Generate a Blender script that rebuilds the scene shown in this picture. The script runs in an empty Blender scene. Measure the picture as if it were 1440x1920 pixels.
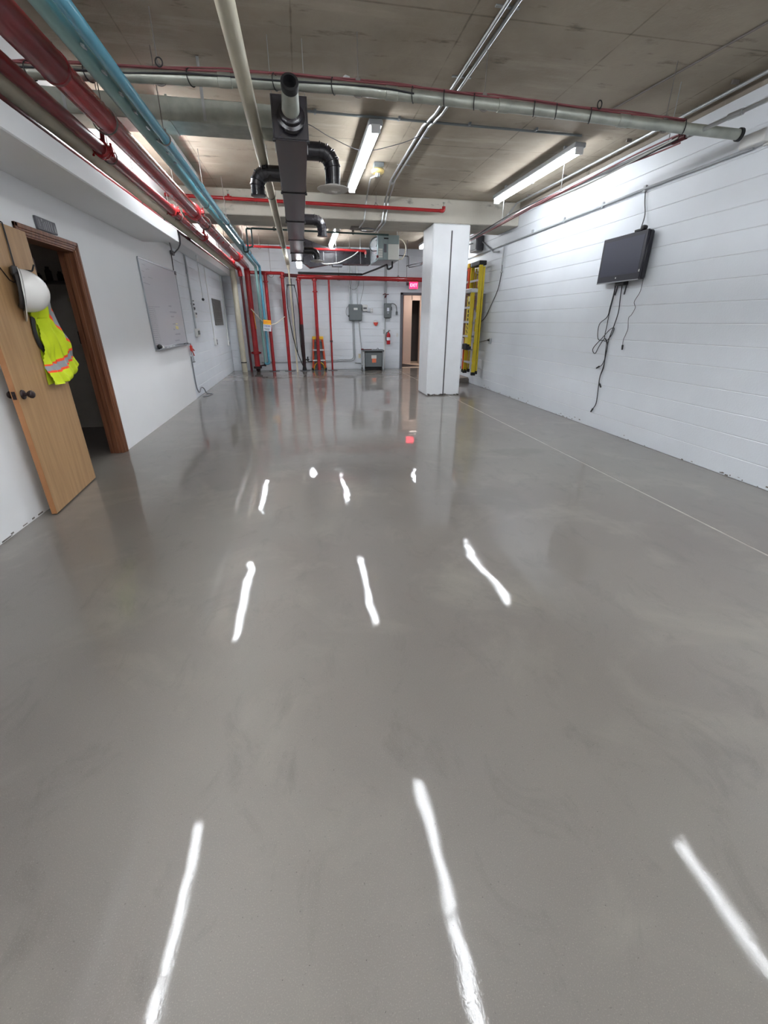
import bpy, math, random
from mathutils import Vector, Matrix
random.seed(7)
scene = bpy.context.scene
COL = scene.collection
PI = math.pi

# ------------------------------------------------------------------ camera, world, exposure
PITCH, YAW, ROLL = 0.420635, 0.178116, 0.003036
cy, sy, cp, sp = math.cos(YAW), math.sin(YAW), math.cos(PITCH), math.sin(PITCH)
fwd = Vector((sy * cp, cy * cp, -sp))
rt = Vector((cy, -sy, 0))
up = rt.cross(fwd)
r2 = rt * math.cos(ROLL) + up * math.sin(ROLL)
u2 = -rt * math.sin(ROLL) + up * math.cos(ROLL)
cam = bpy.data.cameras.new('camera')
cam.sensor_fit = 'HORIZONTAL'
cam.sensor_width = 36.0
cam.lens = 36.0 * 797.6 / 1440.0
cam.clip_start = 0.05
cam_o = bpy.data.objects.new('camera', cam)
COL.objects.link(cam_o)
m = Matrix.Identity(4)
for i in range(3):
    m[i][0], m[i][1], m[i][2] = r2[i], u2[i], -fwd[i]
m[0][3], m[1][3], m[2][3] = 0.0, 0.0, 1.43
cam_o.matrix_world = m
scene.camera = cam_o

w = bpy.data.worlds.new('world')
scene.world = w
w.use_nodes = True
w.node_tree.nodes['Background'].inputs[0].default_value = (0.6, 0.62, 0.65, 1)
w.node_tree.nodes['Background'].inputs[1].default_value = 0.02
vs = scene.view_settings
vs.view_transform = 'Standard'
vs.look = 'None'
vs.exposure = 1.05
vs.gamma = 1.0
vs.use_curve_mapping = False
LAMP = 33.0            # strength of the strip-light diffusers


# ------------------------------------------------------------------ materials
def lin(c):
    return tuple(((x / 255) / 12.92 if x / 255 <= 0.04045 else ((x / 255 + 0.055) / 1.055) ** 2.4) for x in c)


def mat(name, rgb, rough=0.5, metal=0.0, var=0.0, scale=6.0, bump=0.0, bscale=40.0, coat=0.0, emit=None, estr=0.0, stretch=None, spec=0.5, rgb2=None):
    """sRGB colour; var = strength of a noise variation towards rgb2 (or darker)"""
    mt = bpy.data.materials.new(name)
    mt.use_nodes = True
    nt = mt.node_tree
    b = nt.nodes['Principled BSDF']
    c = lin(rgb) + (1,)
    b.inputs['Base Color'].default_value = c
    b.inputs['Roughness'].default_value = rough
    b.inputs['Metallic'].default_value = metal
    b.inputs['Specular IOR Level'].default_value = spec
    if coat:
        b.inputs['Coat Weight'].default_value = coat
        b.inputs['Coat Roughness'].default_value = 0.08
    if emit:
        b.inputs['Emission Color'].default_value = lin(emit) + (1,)
        b.inputs['Emission Strength'].default_value = estr
    if var or bump:
        tc = nt.nodes.new('ShaderNodeTexCoord')
        mp = nt.nodes.new('ShaderNodeMapping')
        nt.links.new(tc.outputs['Object'], mp.inputs['Vector'])
        if stretch:
            mp.inputs['Scale'].default_value = stretch
    if var:
        nz = nt.nodes.new('ShaderNodeTexNoise')
        nz.inputs['Scale'].default_value = scale
        nz.inputs['Detail'].default_value = 5
        nt.links.new(mp.outputs[0], nz.inputs['Vector'])
        mr = nt.nodes.new('ShaderNodeMapRange')
        mr.inputs[1].default_value, mr.inputs[2].default_value = 0.35, 0.68
        nt.links.new(nz.outputs['Fac'], mr.inputs[0])
        mx = nt.nodes.new('ShaderNodeMixRGB')
        d = lin(rgb2) if rgb2 else tuple(x * (1 - var) for x in c[:3])
        mx.inputs[1].default_value = c
        mx.inputs[2].default_value = tuple(d) + (1,)
        nt.links.new(mr.outputs[0], mx.inputs[0])
        nt.links.new(mx.outputs[0], b.inputs['Base Color'])
    if bump:
        n2 = nt.nodes.new('ShaderNodeTexNoise')
        n2.inputs['Scale'].default_value = bscale
        n2.inputs['Detail'].default_value = 4
        nt.links.new(mp.outputs[0], n2.inputs['Vector'])
        bp = nt.nodes.new('ShaderNodeBump')
        bp.inputs['Strength'].default_value = bump
        bp.inputs['Distance'].default_value = 0.01
        nt.links.new(n2.outputs['Fac'], bp.inputs['Height'])
        nt.links.new(bp.outputs[0], b.inputs['Normal'])
    return mt


def floor_material():
    mt = bpy.data.materials.new('polished_concrete')
    mt.use_nodes = True
    nt = mt.node_tree
    b = nt.nodes['Principled BSDF']
    L = nt.links.new
    tc = nt.nodes.new('ShaderNodeTexCoord')

    def noise(s, det=5, ro=0.55, scl=None, dist=0.0):
        n = nt.nodes.new('ShaderNodeTexNoise')
        n.inputs['Scale'].default_value = s
        n.inputs['Detail'].default_value = det
        n.inputs['Roughness'].default_value = ro
        n.inputs['Distortion'].default_value = dist
        if scl:
            mp = nt.nodes.new('ShaderNodeMapping')
            mp.inputs['Scale'].default_value = scl
            L(tc.outputs['Object'], mp.inputs['Vector'])
            L(mp.outputs[0], n.inputs['Vector'])
        else:
            L(tc.outputs['Object'], n.inputs['Vector'])
        return n.outputs['Fac']

    def ramp(f, a, c):
        r = nt.nodes.new('ShaderNodeMapRange')
        r.inputs[1].default_value, r.inputs[2].default_value = a, c
        L(f, r.inputs[0])
        return r.outputs[0]

    def mix(f, c1, c2):
        x = nt.nodes.new('ShaderNodeMixRGB')
        for i, c in ((0, f), (1, c1), (2, c2)):
            if hasattr(c, 'is_output'):
                L(c, x.inputs[i])
            else:
                x.inputs[i].default_value = c
        return x.outputs[0]
    c = mix(ramp(noise(0.35, 4, 0.5), 0.38, 0.62), lin((121, 116, 109)) + (1,), lin((109, 102, 96)) + (1,))
    c = mix(ramp(noise(1.6, 7, 0.62, None, 0.6), 0.52, 0.80), c, lin((134, 129, 120)) + (1,))
    c = mix(ramp(noise(5.0, 8, 0.7, (1, 0.6, 1), 0.8), 0.54, 0.86), c, lin((96, 91, 85)) + (1,))
    c = mix(ramp(noise(320, 3, 0.6), 0.55, 0.80), c, lin((148, 143, 134)) + (1,))
    c = mix(ramp(noise(130, 3, 0.55), 0.68, 0.76), c, lin((74, 70, 65)) + (1,))

    # two worn dark patches ground into the slab beside the joint
    def patch(x, y, rx, ry, base):
        mp = nt.nodes.new('ShaderNodeMapping')
        mp.inputs['Location'].default_value = (-x / rx, -y / ry, 0)
        mp.inputs['Scale'].default_value = (1 / rx, 1 / ry, 0)
        L(tc.outputs['Object'], mp.inputs['Vector'])
        ln = nt.nodes.new('ShaderNodeVectorMath')
        ln.operation = 'LENGTH'
        L(mp.outputs[0], ln.inputs[0])
        ad = nt.nodes.new('ShaderNodeMath')
        ad.operation = 'MULTIPLY_ADD'
        L(noise(3.0, 6, 0.65), ad.inputs[0])
        ad.inputs[1].default_value = 1.6
        L(ln.outputs['Value'], ad.inputs[2])
        r = nt.nodes.new('ShaderNodeMapRange')
        r.inputs[1].default_value, r.inputs[2].default_value = 1.35, 1.75
        r.inputs[3].default_value, r.inputs[4].default_value = 0.4, 0.0
        L(ad.outputs[0], r.inputs[0])
        return mix(r.outputs[0], base, lin((96, 92, 84)) + (1,))
    c = patch(2.45, 4.62, 0.42, 0.20, c)
    c = patch(1.65, 3.25, 0.26, 0.40, c)
    L(c, b.inputs['Base Color'])
    b.inputs['Roughness'].default_value = 0.45
    b.inputs['Specular IOR Level'].default_value = 0.35
    b.inputs['Coat Weight'].default_value = 1.0
    b.inputs['Coat IOR'].default_value = 1.25
    rr = nt.nodes.new('ShaderNodeMapRange')
    rr.inputs[1].default_value, rr.inputs[2].default_value = 0.4, 0.66
    rr.inputs[3].default_value, rr.inputs[4].default_value = 0.02, 0.055
    L(noise(0.9, 5), rr.inputs[0])
    L(rr.outputs[0], b.inputs['Coat Roughness'])
    bp = nt.nodes.new('ShaderNodeBump')
    bp.inputs['Strength'].default_value = 0.5
    bp.inputs['Distance'].default_value = 0.012
    L(noise(1.5, 3, 0.42), bp.inputs['Height'])
    b2 = nt.nodes.new('ShaderNodeBump')
    b2.inputs['Strength'].default_value = 0.05
    b2.inputs['Distance'].default_value = 0.001
    L(noise(120, 3, 0.6), b2.inputs['Height'])
    L(bp.outputs[0], b2.inputs['Normal'])
    L(b2.outputs[0], b.inputs['Coat Normal'])
    return mt


def ceiling_material(name, c1, c2, seams=True):
    mt = bpy.data.materials.new(name)
    mt.use_nodes = True
    nt = mt.node_tree
    L = nt.links.new
    b = nt.nodes['Principled BSDF']
    b.inputs['Roughness'].default_value = 0.8
    b.inputs['Specular IOR Level'].default_value = 0.2
    tc = nt.nodes.new('ShaderNodeTexCoord')

    def noise(s, det=6, ro=0.6, scl=(1, 1, 1)):
        mp = nt.nodes.new('ShaderNodeMapping')
        mp.inputs['Scale'].default_value = scl
        L(tc.outputs['Object'], mp.inputs['Vector'])
        n = nt.nodes.new('ShaderNodeTexNoise')
        n.inputs['Scale'].default_value = s
        n.inputs['Detail'].default_value = det
        n.inputs['Roughness'].default_value = ro
        L(mp.outputs[0], n.inputs['Vector'])
        return n.outputs['Fac']

    def rng(f, a, c, o0=0.0, o1=1.0):
        r = nt.nodes.new('ShaderNodeMapRange')
        for i, v in ((1, a), (2, c), (3, o0), (4, o1)):
            r.inputs[i].default_value = v
        L(f, r.inputs[0])
        return r.outputs[0]

    def mix(f, a, c):
        x = nt.nodes.new('ShaderNodeMixRGB')
        for i, q in ((0, f), (1, a), (2, c)):
            if hasattr(q, 'is_output'):
                L(q, x.inputs[i])
            else:
                x.inputs[i].default_value = q
        return x.outputs[0]
    c = mix(rng(noise(0.7, 6, 0.6), 0.36, 0.66), lin(c1) + (1,), lin(c2) + (1,))
    c = mix(rng(noise(2.0, 7, 0.65, (0.35, 2.2, 1)), 0.55, 0.8, 0, 0.5), c, lin(tuple(min(255, x + 34) for x in c1)) + (1,))
    c = mix(rng(noise(4.0, 6, 0.65, (0.5, 1.6, 1)), 0.60, 0.72, 0, 0.8), c, lin(tuple(x * 0.55 for x in c2)) + (1,))
    if seams:                       # form-board marks printed into the concrete, every 2.44 m by 1.285 m
        sx = nt.nodes.new('ShaderNodeSeparateXYZ')
        L(tc.outputs['Object'], sx.inputs[0])

        def line(out, off, per, wd):
            a = nt.nodes.new('ShaderNodeMath'); a.operation = 'SUBTRACT'
            L(out, a.inputs[0]); a.inputs[1].default_value = off
            p_ = nt.nodes.new('ShaderNodeMath'); p_.operation = 'PINGPONG'
            L(a.outputs[0], p_.inputs[0]); p_.inputs[1].default_value = per / 2
            ad = nt.nodes.new('ShaderNodeMath'); ad.operation = 'MULTIPLY_ADD'
            L(noise(6.0, 4), ad.inputs[0]); ad.inputs[1].default_value = 0.03
            L(p_.outputs[0], ad.inputs[2])
            return rng(ad.outputs[0], 0.012, 0.014 + wd, 0.55, 0.0)
        c = mix(line(sx.outputs['Y'], 4.08, 2.44, 0.014), c, lin(tuple(x * 0.45 for x in c2)) + (1,))
        c = mix(line(sx.outputs['X'], 0.08, 1.285, 0.010), c, lin(tuple(x * 0.5 for x in c2)) + (1,))
    L(c, b.inputs['Base Color'])
    bp = nt.nodes.new('ShaderNodeBump')
    bp.inputs['Strength'].default_value = 0.25
    bp.inputs['Distance'].default_value = 0.01
    L(noise(30, 5), bp.inputs['Height'])
    L(bp.outputs[0], b.inputs['Normal'])
    return mt


M = {}
M['strip'] = ceiling_material('strip_concrete', (150, 142, 131), (130, 121, 110), False)
M['floor'] = floor_material()
M['joint'] = mat('joint_sealant', (190, 182, 168), 0.4, var=0.5, scale=2.0, rgb2=(122, 115, 106), coat=0.5)
M['ceiling'] = ceiling_material('slab_concrete', (172, 162, 146), (142, 131, 116))
M['beam'] = ceiling_material('beam_concrete', (196, 192, 181), (178, 173, 162), False)
M['block'] = mat('white_block_paint', (220, 225, 231), 0.45, var=0.05, scale=2.0, bump=0.12, bscale=60)
M['grout'] = mat('painted_joint', (214, 217, 221), 0.5, bump=0.1, bscale=40)
M['gyp'] = mat('white_drywall_paint', (234, 235, 236), 0.5, var=0.03, scale=1.2, bump=0.03, bscale=30)
M['pillar'] = mat('pillar_paint', (228, 231, 234), 0.4, var=0.05, scale=4, bump=0.15, bscale=25)
M['red'] = mat('red_pipe_paint', (168, 38, 42), 0.22, var=0.25, scale=5, bump=0.04, bscale=20)
M['maroon'] = mat('shaded_red_and_maroon', (122, 30, 36), 0.28, var=0.2, scale=4)  # near red runs' shade put into colour; also the narrow pipe's dark red
M['darkred'] = mat('dark_maroon_paint', (92, 22, 30), 0.4, var=0.3, scale=6)
M['soot'] = mat('sooty_pipe_paint', (48, 22, 26), 0.5, var=0.4, scale=5)
M['tan'] = mat('cream_pipe_paint', (206, 196, 172), 0.38, var=0.08, scale=5)
M['cream'] = mat('cream_insulation', (196, 190, 170), 0.6, var=0.12, scale=4, bump=0.05, bscale=30)
M['seafoam'] = mat('seafoam_pipe_paint', (128, 164, 160), 0.4, var=0.12, scale=3)
M['blue'] = mat('blue_pipe_paint', (92, 160, 184), 0.25, var=0.12, scale=3)
M['teal'] = mat('dark_teal_paint', (62, 92, 92), 0.35, var=0.2, scale=6)
M['galv'] = mat('galvanised_steel', (178, 182, 172), 0.42, 0.6, var=0.25, scale=9, bump=0.05, bscale=25)
M['emt'] = mat('steel_conduit', (182, 185, 186), 0.35, 0.75, var=0.15, scale=10)
M['emtp'] = mat('painted_conduit', (176, 180, 184), 0.4, var=0.1, scale=8)
M['black'] = mat('black_duct_paint', (38, 36, 42), 0.26, var=0.25, scale=3, spec=0.6)
M['blackm'] = mat('black_matte', (26, 26, 28), 0.55)
M['rubber'] = mat('black_rubber', (22, 22, 24), 0.6)
M['cable'] = mat('black_cable', (34, 34, 40), 0.5)
M['greycable'] = mat('grey_cable', (120, 122, 126), 0.5)
M['whitecable'] = mat('white_cable', (216, 216, 212), 0.45)
M['pinkwire'] = mat('red_fire_wire', (122, 64, 68), 0.55)
M['pinkwire2'] = mat('pink_data_wire', (176, 122, 126), 0.5)
M['whitemetal'] = mat('white_enamel', (222, 224, 224), 0.35)
M['greymetal'] = mat('grey_enamel', (104, 110, 112), 0.42, var=0.08, scale=6)
M['greydark'] = mat('grey_door_frame', (98, 98, 104), 0.45)
M['lamp'] = mat('lit_lamp_tube', (255, 255, 255), 0.4, emit=(246, 250, 255), estr=LAMP)
M['lampdim'] = mat('lit_dimmed_tube', (255, 255, 255), 0.4, emit=(246, 250, 255), estr=LAMP * 0.62)
M['wood'] = mat('light_oak_veneer', (178, 142, 100), 0.42, var=0.22, scale=3.0, stretch=(9, 9, 0.6), rgb2=(160, 124, 84), bump=0.02, bscale=60)
M['woodedge'] = mat('oak_edge_band', (168, 116, 74), 0.5, var=0.2, scale=4, stretch=(6, 6, 0.5))
M['casing'] = mat('brown_stained_casing', (134, 88, 62), 0.38, var=0.4, scale=4, stretch=(10, 10, 0.5), rgb2=(98, 58, 40))
M['bronze'] = mat('dark_bronze', (58, 48, 48), 0.35, 0.6)
M['hat'] = mat('white_hat_shell', (222, 220, 216), 0.25)
M['hatin'] = mat('grey_suspension', (66, 66, 68), 0.6)
M['lime'] = mat('lime_safety_mesh', (206, 224, 28), 0.75, var=0.12, scale=8, bump=0.12, bscale=140)
M['lime'].node_tree.nodes['Principled BSDF'].inputs['Emission Strength'].default_value = 0.0
M['orange'] = mat('orange_trim_fabric', (255, 86, 40), 0.7)
M['silver'] = mat('silver_tape', (150, 152, 156), 0.4, 0.2)
M['board'] = mat('whiteboard_enamel', (206, 206, 212), 0.18)
M['alu'] = mat('aluminium', (170, 174, 180), 0.35, 0.7)
M['ink'] = mat('marker_ink', (96, 96, 108), 0.6)
M['inkblue'] = mat('blue_ink', (60, 60, 150), 0.6)
M['inkyellow'] = mat('yellow_marker', (214, 204, 140), 0.6)
M['rodgrey'] = mat('dull_hanger_rod', (118, 112, 108), 0.6, 0.2)
M['housing'] = mat('lamp_housing_grey', (150, 154, 156), 0.45)
M['diffuser'] = mat('diffuser_enamel', (186, 182, 176), 0.5)
M['louver'] = mat('grey_grille', (120, 118, 116), 0.5, var=0.12, scale=12)
M['plastic'] = mat('white_plastic', (214, 214, 212), 0.4)
M['ivory'] = mat('ivory_plastic', (206, 196, 164), 0.45)
M['tv'] = mat('tv_gloss_black', (34, 34, 46), 0.35)
M['tvscreen'] = mat('tv_screen', (52, 54, 70), 0.5)
M['tvside'] = mat('tv_side_black', (26, 25, 34), 0.4)
M['ladyel'] = mat('yellow_fibreglass', (226, 200, 40), 0.4, var=0.1, scale=8)
M['ladora'] = mat('orange_fibreglass', (222, 84, 44), 0.42, var=0.1, scale=8)
M['ladblue'] = mat('blue_fibreglass', (38, 52, 96), 0.45)
M['capyel'] = mat('yellow_plastic_cap', (240, 190, 40), 0.45)
M['brown'] = mat('brown_cardboard', (128, 92, 62), 0.7, var=0.2, scale=8)
M['silverstep'] = mat('step_aluminium', (206, 208, 210), 0.35, 0.6)
M['sheet'] = mat('air_handler_steel', (150, 166, 168), 0.3, 0.35, var=0.1, scale=6)
M['foil'] = mat('foil_insulation', (206, 214, 220), 0.25, 0.6, var=0.15, scale=14, bump=0.5, bscale=14)
M['label'] = mat('paper_label', (206, 208, 202), 0.6)
M['labelred'] = mat('orange_warning_label', (226, 120, 84), 0.6)
M['sensor'] = mat('yellowed_plastic', (232, 206, 132), 0.4)
M['exitred'] = mat('exit_red_glow', (255, 30, 60), 0.4, emit=(255, 26, 66), estr=2.6)
M['exitletter'] = mat('exit_letter_glow', (255, 120, 140), 0.4, emit=(255, 150, 160), estr=2.2)
M['redplastic'] = mat('red_plastic', (206, 60, 50), 0.35)
M['extred'] = mat('extinguisher_red', (170, 26, 36), 0.22)
M['beige'] = mat('corridor_beige', (212, 194, 184), 0.55, var=0.04, scale=3)
M['beigefloor'] = mat('corridor_floor', (222, 204, 186), 0.5, var=0.06, scale=5)
M['mat'] = mat('dark_door_mat', (56, 50, 52), 0.9, bump=0.4, bscale=120)
M['darkgrey'] = mat('dark_grey_paint', (84, 82, 84), 0.6)
M['darkwall'] = mat('dark_room_wall', (226, 218, 210), 0.7, var=0.1, scale=3)
M['rope'] = mat('white_rope', (216, 208, 190), 0.7)
M['ropeor'] = mat('orange_rope', (226, 146, 60), 0.7)
M['caution'] = mat('caution_yellow', (246, 186, 40), 0.5)
M['paper'] = mat('white_card', (226, 230, 240), 0.5)
M['warmlamp'] = mat('warm_corridor_lamp', (255, 240, 225), 0.4, emit=(255, 238, 226), estr=8.0)
M['concrete_pad'] = mat('grey_curb_concrete', (128, 122, 116), 0.7, var=0.2, scale=9, bump=0.2, bscale=40)
M['curbtop'] = mat('worn_curb_top', (186, 178, 168), 0.6, var=0.15, scale=8)


# ------------------------------------------------------------------ mesh helpers
class MB:
    def __init__(s):
        s.v, s.f = [], []

    def add(s, vs, fs):
        o = len(s.v)
        s.v += [tuple(q) for q in vs]
        s.f += [tuple(i + o for i in q) for q in fs]
        return s

    def box(s, x0, x1, y0, y1, z0, z1, b=0.0):
        x0, x1 = min(x0, x1), max(x0, x1); y0, y1 = min(y0, y1), max(y0, y1); z0, z1 = min(z0, z1), max(z0, z1)
        return s.obox(((x0 + x1) / 2, (y0 + y1) / 2, (z0 + z1) / 2), ((x1 - x0) / 2, (y1 - y0) / 2, (z1 - z0) / 2), b=b)

    def obox(s, c, h, rot=None, b=0.0):
        R = rot or Matrix.Identity(3)
        c = Vector(c)
        if b <= 0:
            vs = [c + R @ Vector((h[0] * i, h[1] * j, h[2] * k)) for i in (-1, 1) for j in (-1, 1) for k in (-1, 1)]
            return s.add(vs, [(0, 1, 3, 2), (4, 6, 7, 5), (0, 4, 5, 1), (2, 3, 7, 6), (0, 2, 6, 4), (1, 5, 7, 3)])
        b = min(b, min(h) * 0.9)
        vs, idx = [], {}
        for i in (-1, 1):
            for j in (-1, 1):
                for k in (-1, 1):
                    sg = (i, j, k)
                    for a in range(3):
                        q = [sg[t] * (h[t] - (0 if t == a else b)) for t in range(3)]
                        idx[(i, j, k, a)] = len(vs)
                        vs.append(c + R @ Vector(q))
        fs = []
        for a in range(3):
            o1, o2 = (a + 1) % 3, (a + 2) % 3
            for sg in (-1, 1):
                q = []
                for p1, p2 in ((-1, -1), (1, -1), (1, 1), (-1, 1)):
                    t = [0, 0, 0]; t[a], t[o1], t[o2] = sg, p1, p2
                    q.append(idx[(t[0], t[1], t[2], a)])
                fs.append(tuple(q) if sg > 0 else tuple(reversed(q)))
            for s1 in (-1, 1):          # edges along axis a
                for s2 in (-1, 1):
                    q = []
                    for e, ax in ((-1, o1), (1, o1), (1, o2), (-1, o2)):
                        t = [0, 0, 0]; t[a], t[o1], t[o2] = e, s1, s2
                        q.append(idx[(t[0], t[1], t[2], ax)])
                    fs.append(tuple(q) if s1 * s2 < 0 else tuple(reversed(q)))
        for i in (-1, 1):
            for j in (-1, 1):
                for k in (-1, 1):
                    q = [idx[(i, j, k, a)] for a in range(3)]
                    fs.append(tuple(q) if i * j * k > 0 else tuple(reversed(q)))
        return s.add(vs, fs)

    def tube(s, pts, r, n=12, cap=True, flat=1.0):
        pts = [Vector(q) for q in pts]
        P = [pts[0]]
        for q in pts[1:]:
            if (q - P[-1]).length > 1e-6:
                P.append(q)
        pts = P
        rs = r if isinstance(r, (list, tuple)) else [r] * len(pts)
        t0 = (pts[1] - pts[0]).normalized()
        a = Vector((0, 0, 1)) if abs(t0.z) < 0.9 else Vector((1, 0, 0))
        nrm = (a - t0 * a.dot(t0)).normalized()
        vs, fs = [], []
        prev = t0
        for i, q in enumerate(pts):
            if i == 0:
                t = t0
            elif i == len(pts) - 1:
                t = (pts[i] - pts[i - 1]).normalized()
            else:
                t = ((pts[i + 1] - pts[i]).normalized() + (pts[i] - pts[i - 1]).normalized())
                t = t.normalized() if t.length > 1e-6 else prev
            nrm = nrm - t * nrm.dot(t)
            nrm = nrm.normalized() if nrm.length > 1e-6 else t.orthogonal().normalized()
            bn = t.cross(nrm)
            k = 1.0
            if 0 < i < len(pts) - 1:
                c = t.dot((pts[i] - pts[i - 1]).normalized())
                k = min(1.3, 1 / max(c, 0.5)) if flat == 1.0 else 1.0
            for j in range(n):
                th = 2 * PI * j / n
                vs.append(q + (nrm * math.cos(th) * flat + bn * math.sin(th)) * rs[i])
            prev = t
        for i in range(len(pts) - 1):
            for j in range(n):
                a0, a1 = i * n + j, i * n + (j + 1) % n
                fs.append((a0, a1, a1 + n, a0 + n))
        if cap:
            fs.append(tuple(reversed(range(n))))
            fs.append(tuple((len(pts) - 1) * n + j for j in range(n)))
        return s.add(vs, fs)

    def cyl(s, a, b, r, n=16, r2=None):
        return s.tube([a, b], [r, r if r2 is None else r2], n)

    def lathe(s, o, axis, prof, n=24):
        """prof = [(radius, distance along axis)]"""
        o, ax = Vector(o), Vector(axis).normalized()
        u = ax.orthogonal().normalized(); w_ = ax.cross(u)
        vs, fs = [], []
        for r, h in prof:
            for j in range(n):
                th = 2 * PI * j / n
                vs.append(o + ax * h + (u * math.cos(th) + w_ * math.sin(th)) * max(r, 1e-4))
        for i in range(len(prof) - 1):
            for j in range(n):
                a0, a1 = i * n + j, i * n + (j + 1) % n
                fs.append((a0, a1, a1 + n, a0 + n))
        fs.append(tuple(reversed(range(n))))
        fs.append(tuple((len(prof) - 1) * n + j for j in range(n)))
        return s.add(vs, fs)

    def prism(s, poly, fn0, fn1):
        """poly of 2-D points; fn0 / fn1 map a 2-D point to the two end faces"""
        n = len(poly)
        vs = [Vector(fn0(*q)) for q in poly] + [Vector(fn1(*q)) for q in poly]
        fs = [tuple(range(n)), tuple(reversed(range(n, 2 * n)))]
        fs += [(i, i + n, (i + 1) % n + n, (i + 1) % n) for i in range(n)]
        return s.add(vs, fs)

    def mesh(s, name, mt, smooth=True):
        me = bpy.data.meshes.new(name)
        me.from_pydata(s.v, [], s.f)
        me.validate()
        import bmesh
        bm = bmesh.new(); bm.from_mesh(me)
        bmesh.ops.recalc_face_normals(bm, faces=bm.faces)
        bm.to_mesh(me); bm.free()
        me.materials.append(mt)
        if smooth:
            me.polygons.foreach_set('use_smooth', [True] * len(me.polygons))
            me.set_sharp_from_angle(angle=math.radians(38))
        me.update()
        return me


def fillet(pts, r, n=7):
    pts = [Vector(q) for q in pts]
    pts = [pts[0]] + [b for a, b in zip(pts, pts[1:]) if (a - b).length > 1e-5]
    out = [pts[0]]
    for i in range(1, len(pts) - 1):
        a, b, c = pts[i - 1], pts[i], pts[i + 1]
        d1, d2 = (a - b), (c - b)
        l1, l2 = d1.length, d2.length
        d1, d2 = d1 / l1, d2 / l2
        ang = d1.angle(d2)
        if ang > PI - 0.02:
            out.append(b); continue
        t = min(r / math.tan(ang / 2), l1 * 0.49, l2 * 0.49)
        p0, p1 = b + d1 * t, b + d2 * t
        for k in range(n + 1):
            u = k / n
            out.append(p0 * (1 - u) ** 2 + b * 2 * u * (1 - u) + p1 * u * u)
    out.append(pts[-1])
    return out


def curve(pts, n=8):
    """Catmull-Rom through the points"""
    P = [Vector(q) for q in pts]
    P = [P[0] * 2 - P[1]] + P + [P[-1] * 2 - P[-2]]
    out = []
    for i in range(1, len(P) - 2):
        for k in range(n):
            t = k / n
            a, b, c, d = P[i - 1], P[i], P[i + 1], P[i + 2]
            out.append(0.5 * ((2 * b) + (c - a) * t + (2 * a - 5 * b + 4 * c - d) * t * t + (3 * b - a - 3 * c + d) * t ** 3))
    out.append(P[-2])
    return out


def tag(o, label=None, cat=None, group=None, kind=None):
    for k, v in (('label', label), ('category', cat), ('group', group), ('kind', kind)):
        if v:
            o[k] = v
    return o


def thing(name, loc, label=None, cat=None, group=None, kind=None):
    o = bpy.data.objects.new(name, None)
    o.empty_display_size = 0.1
    COL.objects.link(o)
    o.location = loc
    return tag(o, label, cat, group, kind)


def wloc(o):
    v = Vector((0, 0, 0))
    while o is not None:
        v = v + o.location
        o = o.parent
    return v


def obj(name, mb, mt, parent=None, label=None, smooth=True, kind=None):
    """links mb (world coordinates) as one object; local to its parent, which is never rotated while building"""
    base = wloc(parent) if parent is not None else Vector((0, 0, 0))
    if parent is not None:
        mb.v = [tuple(Vector(q) - base) for q in mb.v]
        loc = Vector((0, 0, 0))
    else:
        xs = list(zip(*mb.v))
        loc = Vector(((min(xs[0]) + max(xs[0])) / 2, (min(xs[1]) + max(xs[1])) / 2, min(xs[2])))
        mb.v = [tuple(Vector(q) - loc) for q in mb.v]
    o = bpy.data.objects.new(name, mb.mesh(name, mt, smooth))
    COL.objects.link(o)
    o.location = loc
    if parent is not None:
        o.parent = parent
    if label:
        o['label'] = label
    if kind:
        o['kind'] = kind
    return o


def struct(name, mb, mt, smooth=False):
    """a piece of the setting: its mesh keeps world coordinates, so that patterns line up"""
    o = bpy.data.objects.new(name, mb.mesh(name, mt, smooth))
    COL.objects.link(o)
    o['kind'] = 'structure'
    return o


def text_mb(txt, size, fn, depth=0.002):
    """text outlines as a mesh, laid out by fn(u, v, d)"""
    cu = bpy.data.curves.new('lettering', 'FONT')
    cu.body = txt
    cu.size = size
    cu.align_x = 'CENTER'
    cu.align_y = 'CENTER'
    cu.extrude = depth
    cu.resolution_u = 3
    o = bpy.data.objects.new('lettering', cu)
    COL.objects.link(o)
    dg = bpy.context.evaluated_depsgraph_get()
    me = bpy.data.meshes.new_from_object(o.evaluated_get(dg))
    mb = MB()
    mb.add([fn(v.co.x, v.co.y, v.co.z) for v in me.vertices], [tuple(p.vertices) for p in me.polygons])
    bpy.data.objects.remove(o)
    bpy.data.curves.remove(cu)
    bpy.data.meshes.remove(me)
    return mb


# ------------------------------------------------------------------ the setting
XL, XR, YB, YF, ZC = -2.17, 4.17, 14.68, -3.6, 3.45
JX = 2.99
ob = struct('floor', MB().box(-5.6, JX - 0.011, YF - 0.3, 14.95, -0.25, 0.0).box(JX + 0.011, XR + 0.25, YF - 0.3, 14.95, -0.25, 0.0), M['floor'])
obj('joint_filler', MB().box(JX - 0.011, JX + 0.011, YF, 14.6, -0.1, -0.0015), M['joint'], ob, smooth=False)
struct('ceiling', MB().box(XL - 0.3, XR + 0.3, YF - 0.3, YB + 0.3, ZC, ZC + 0.3), M['ceiling'])


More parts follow.
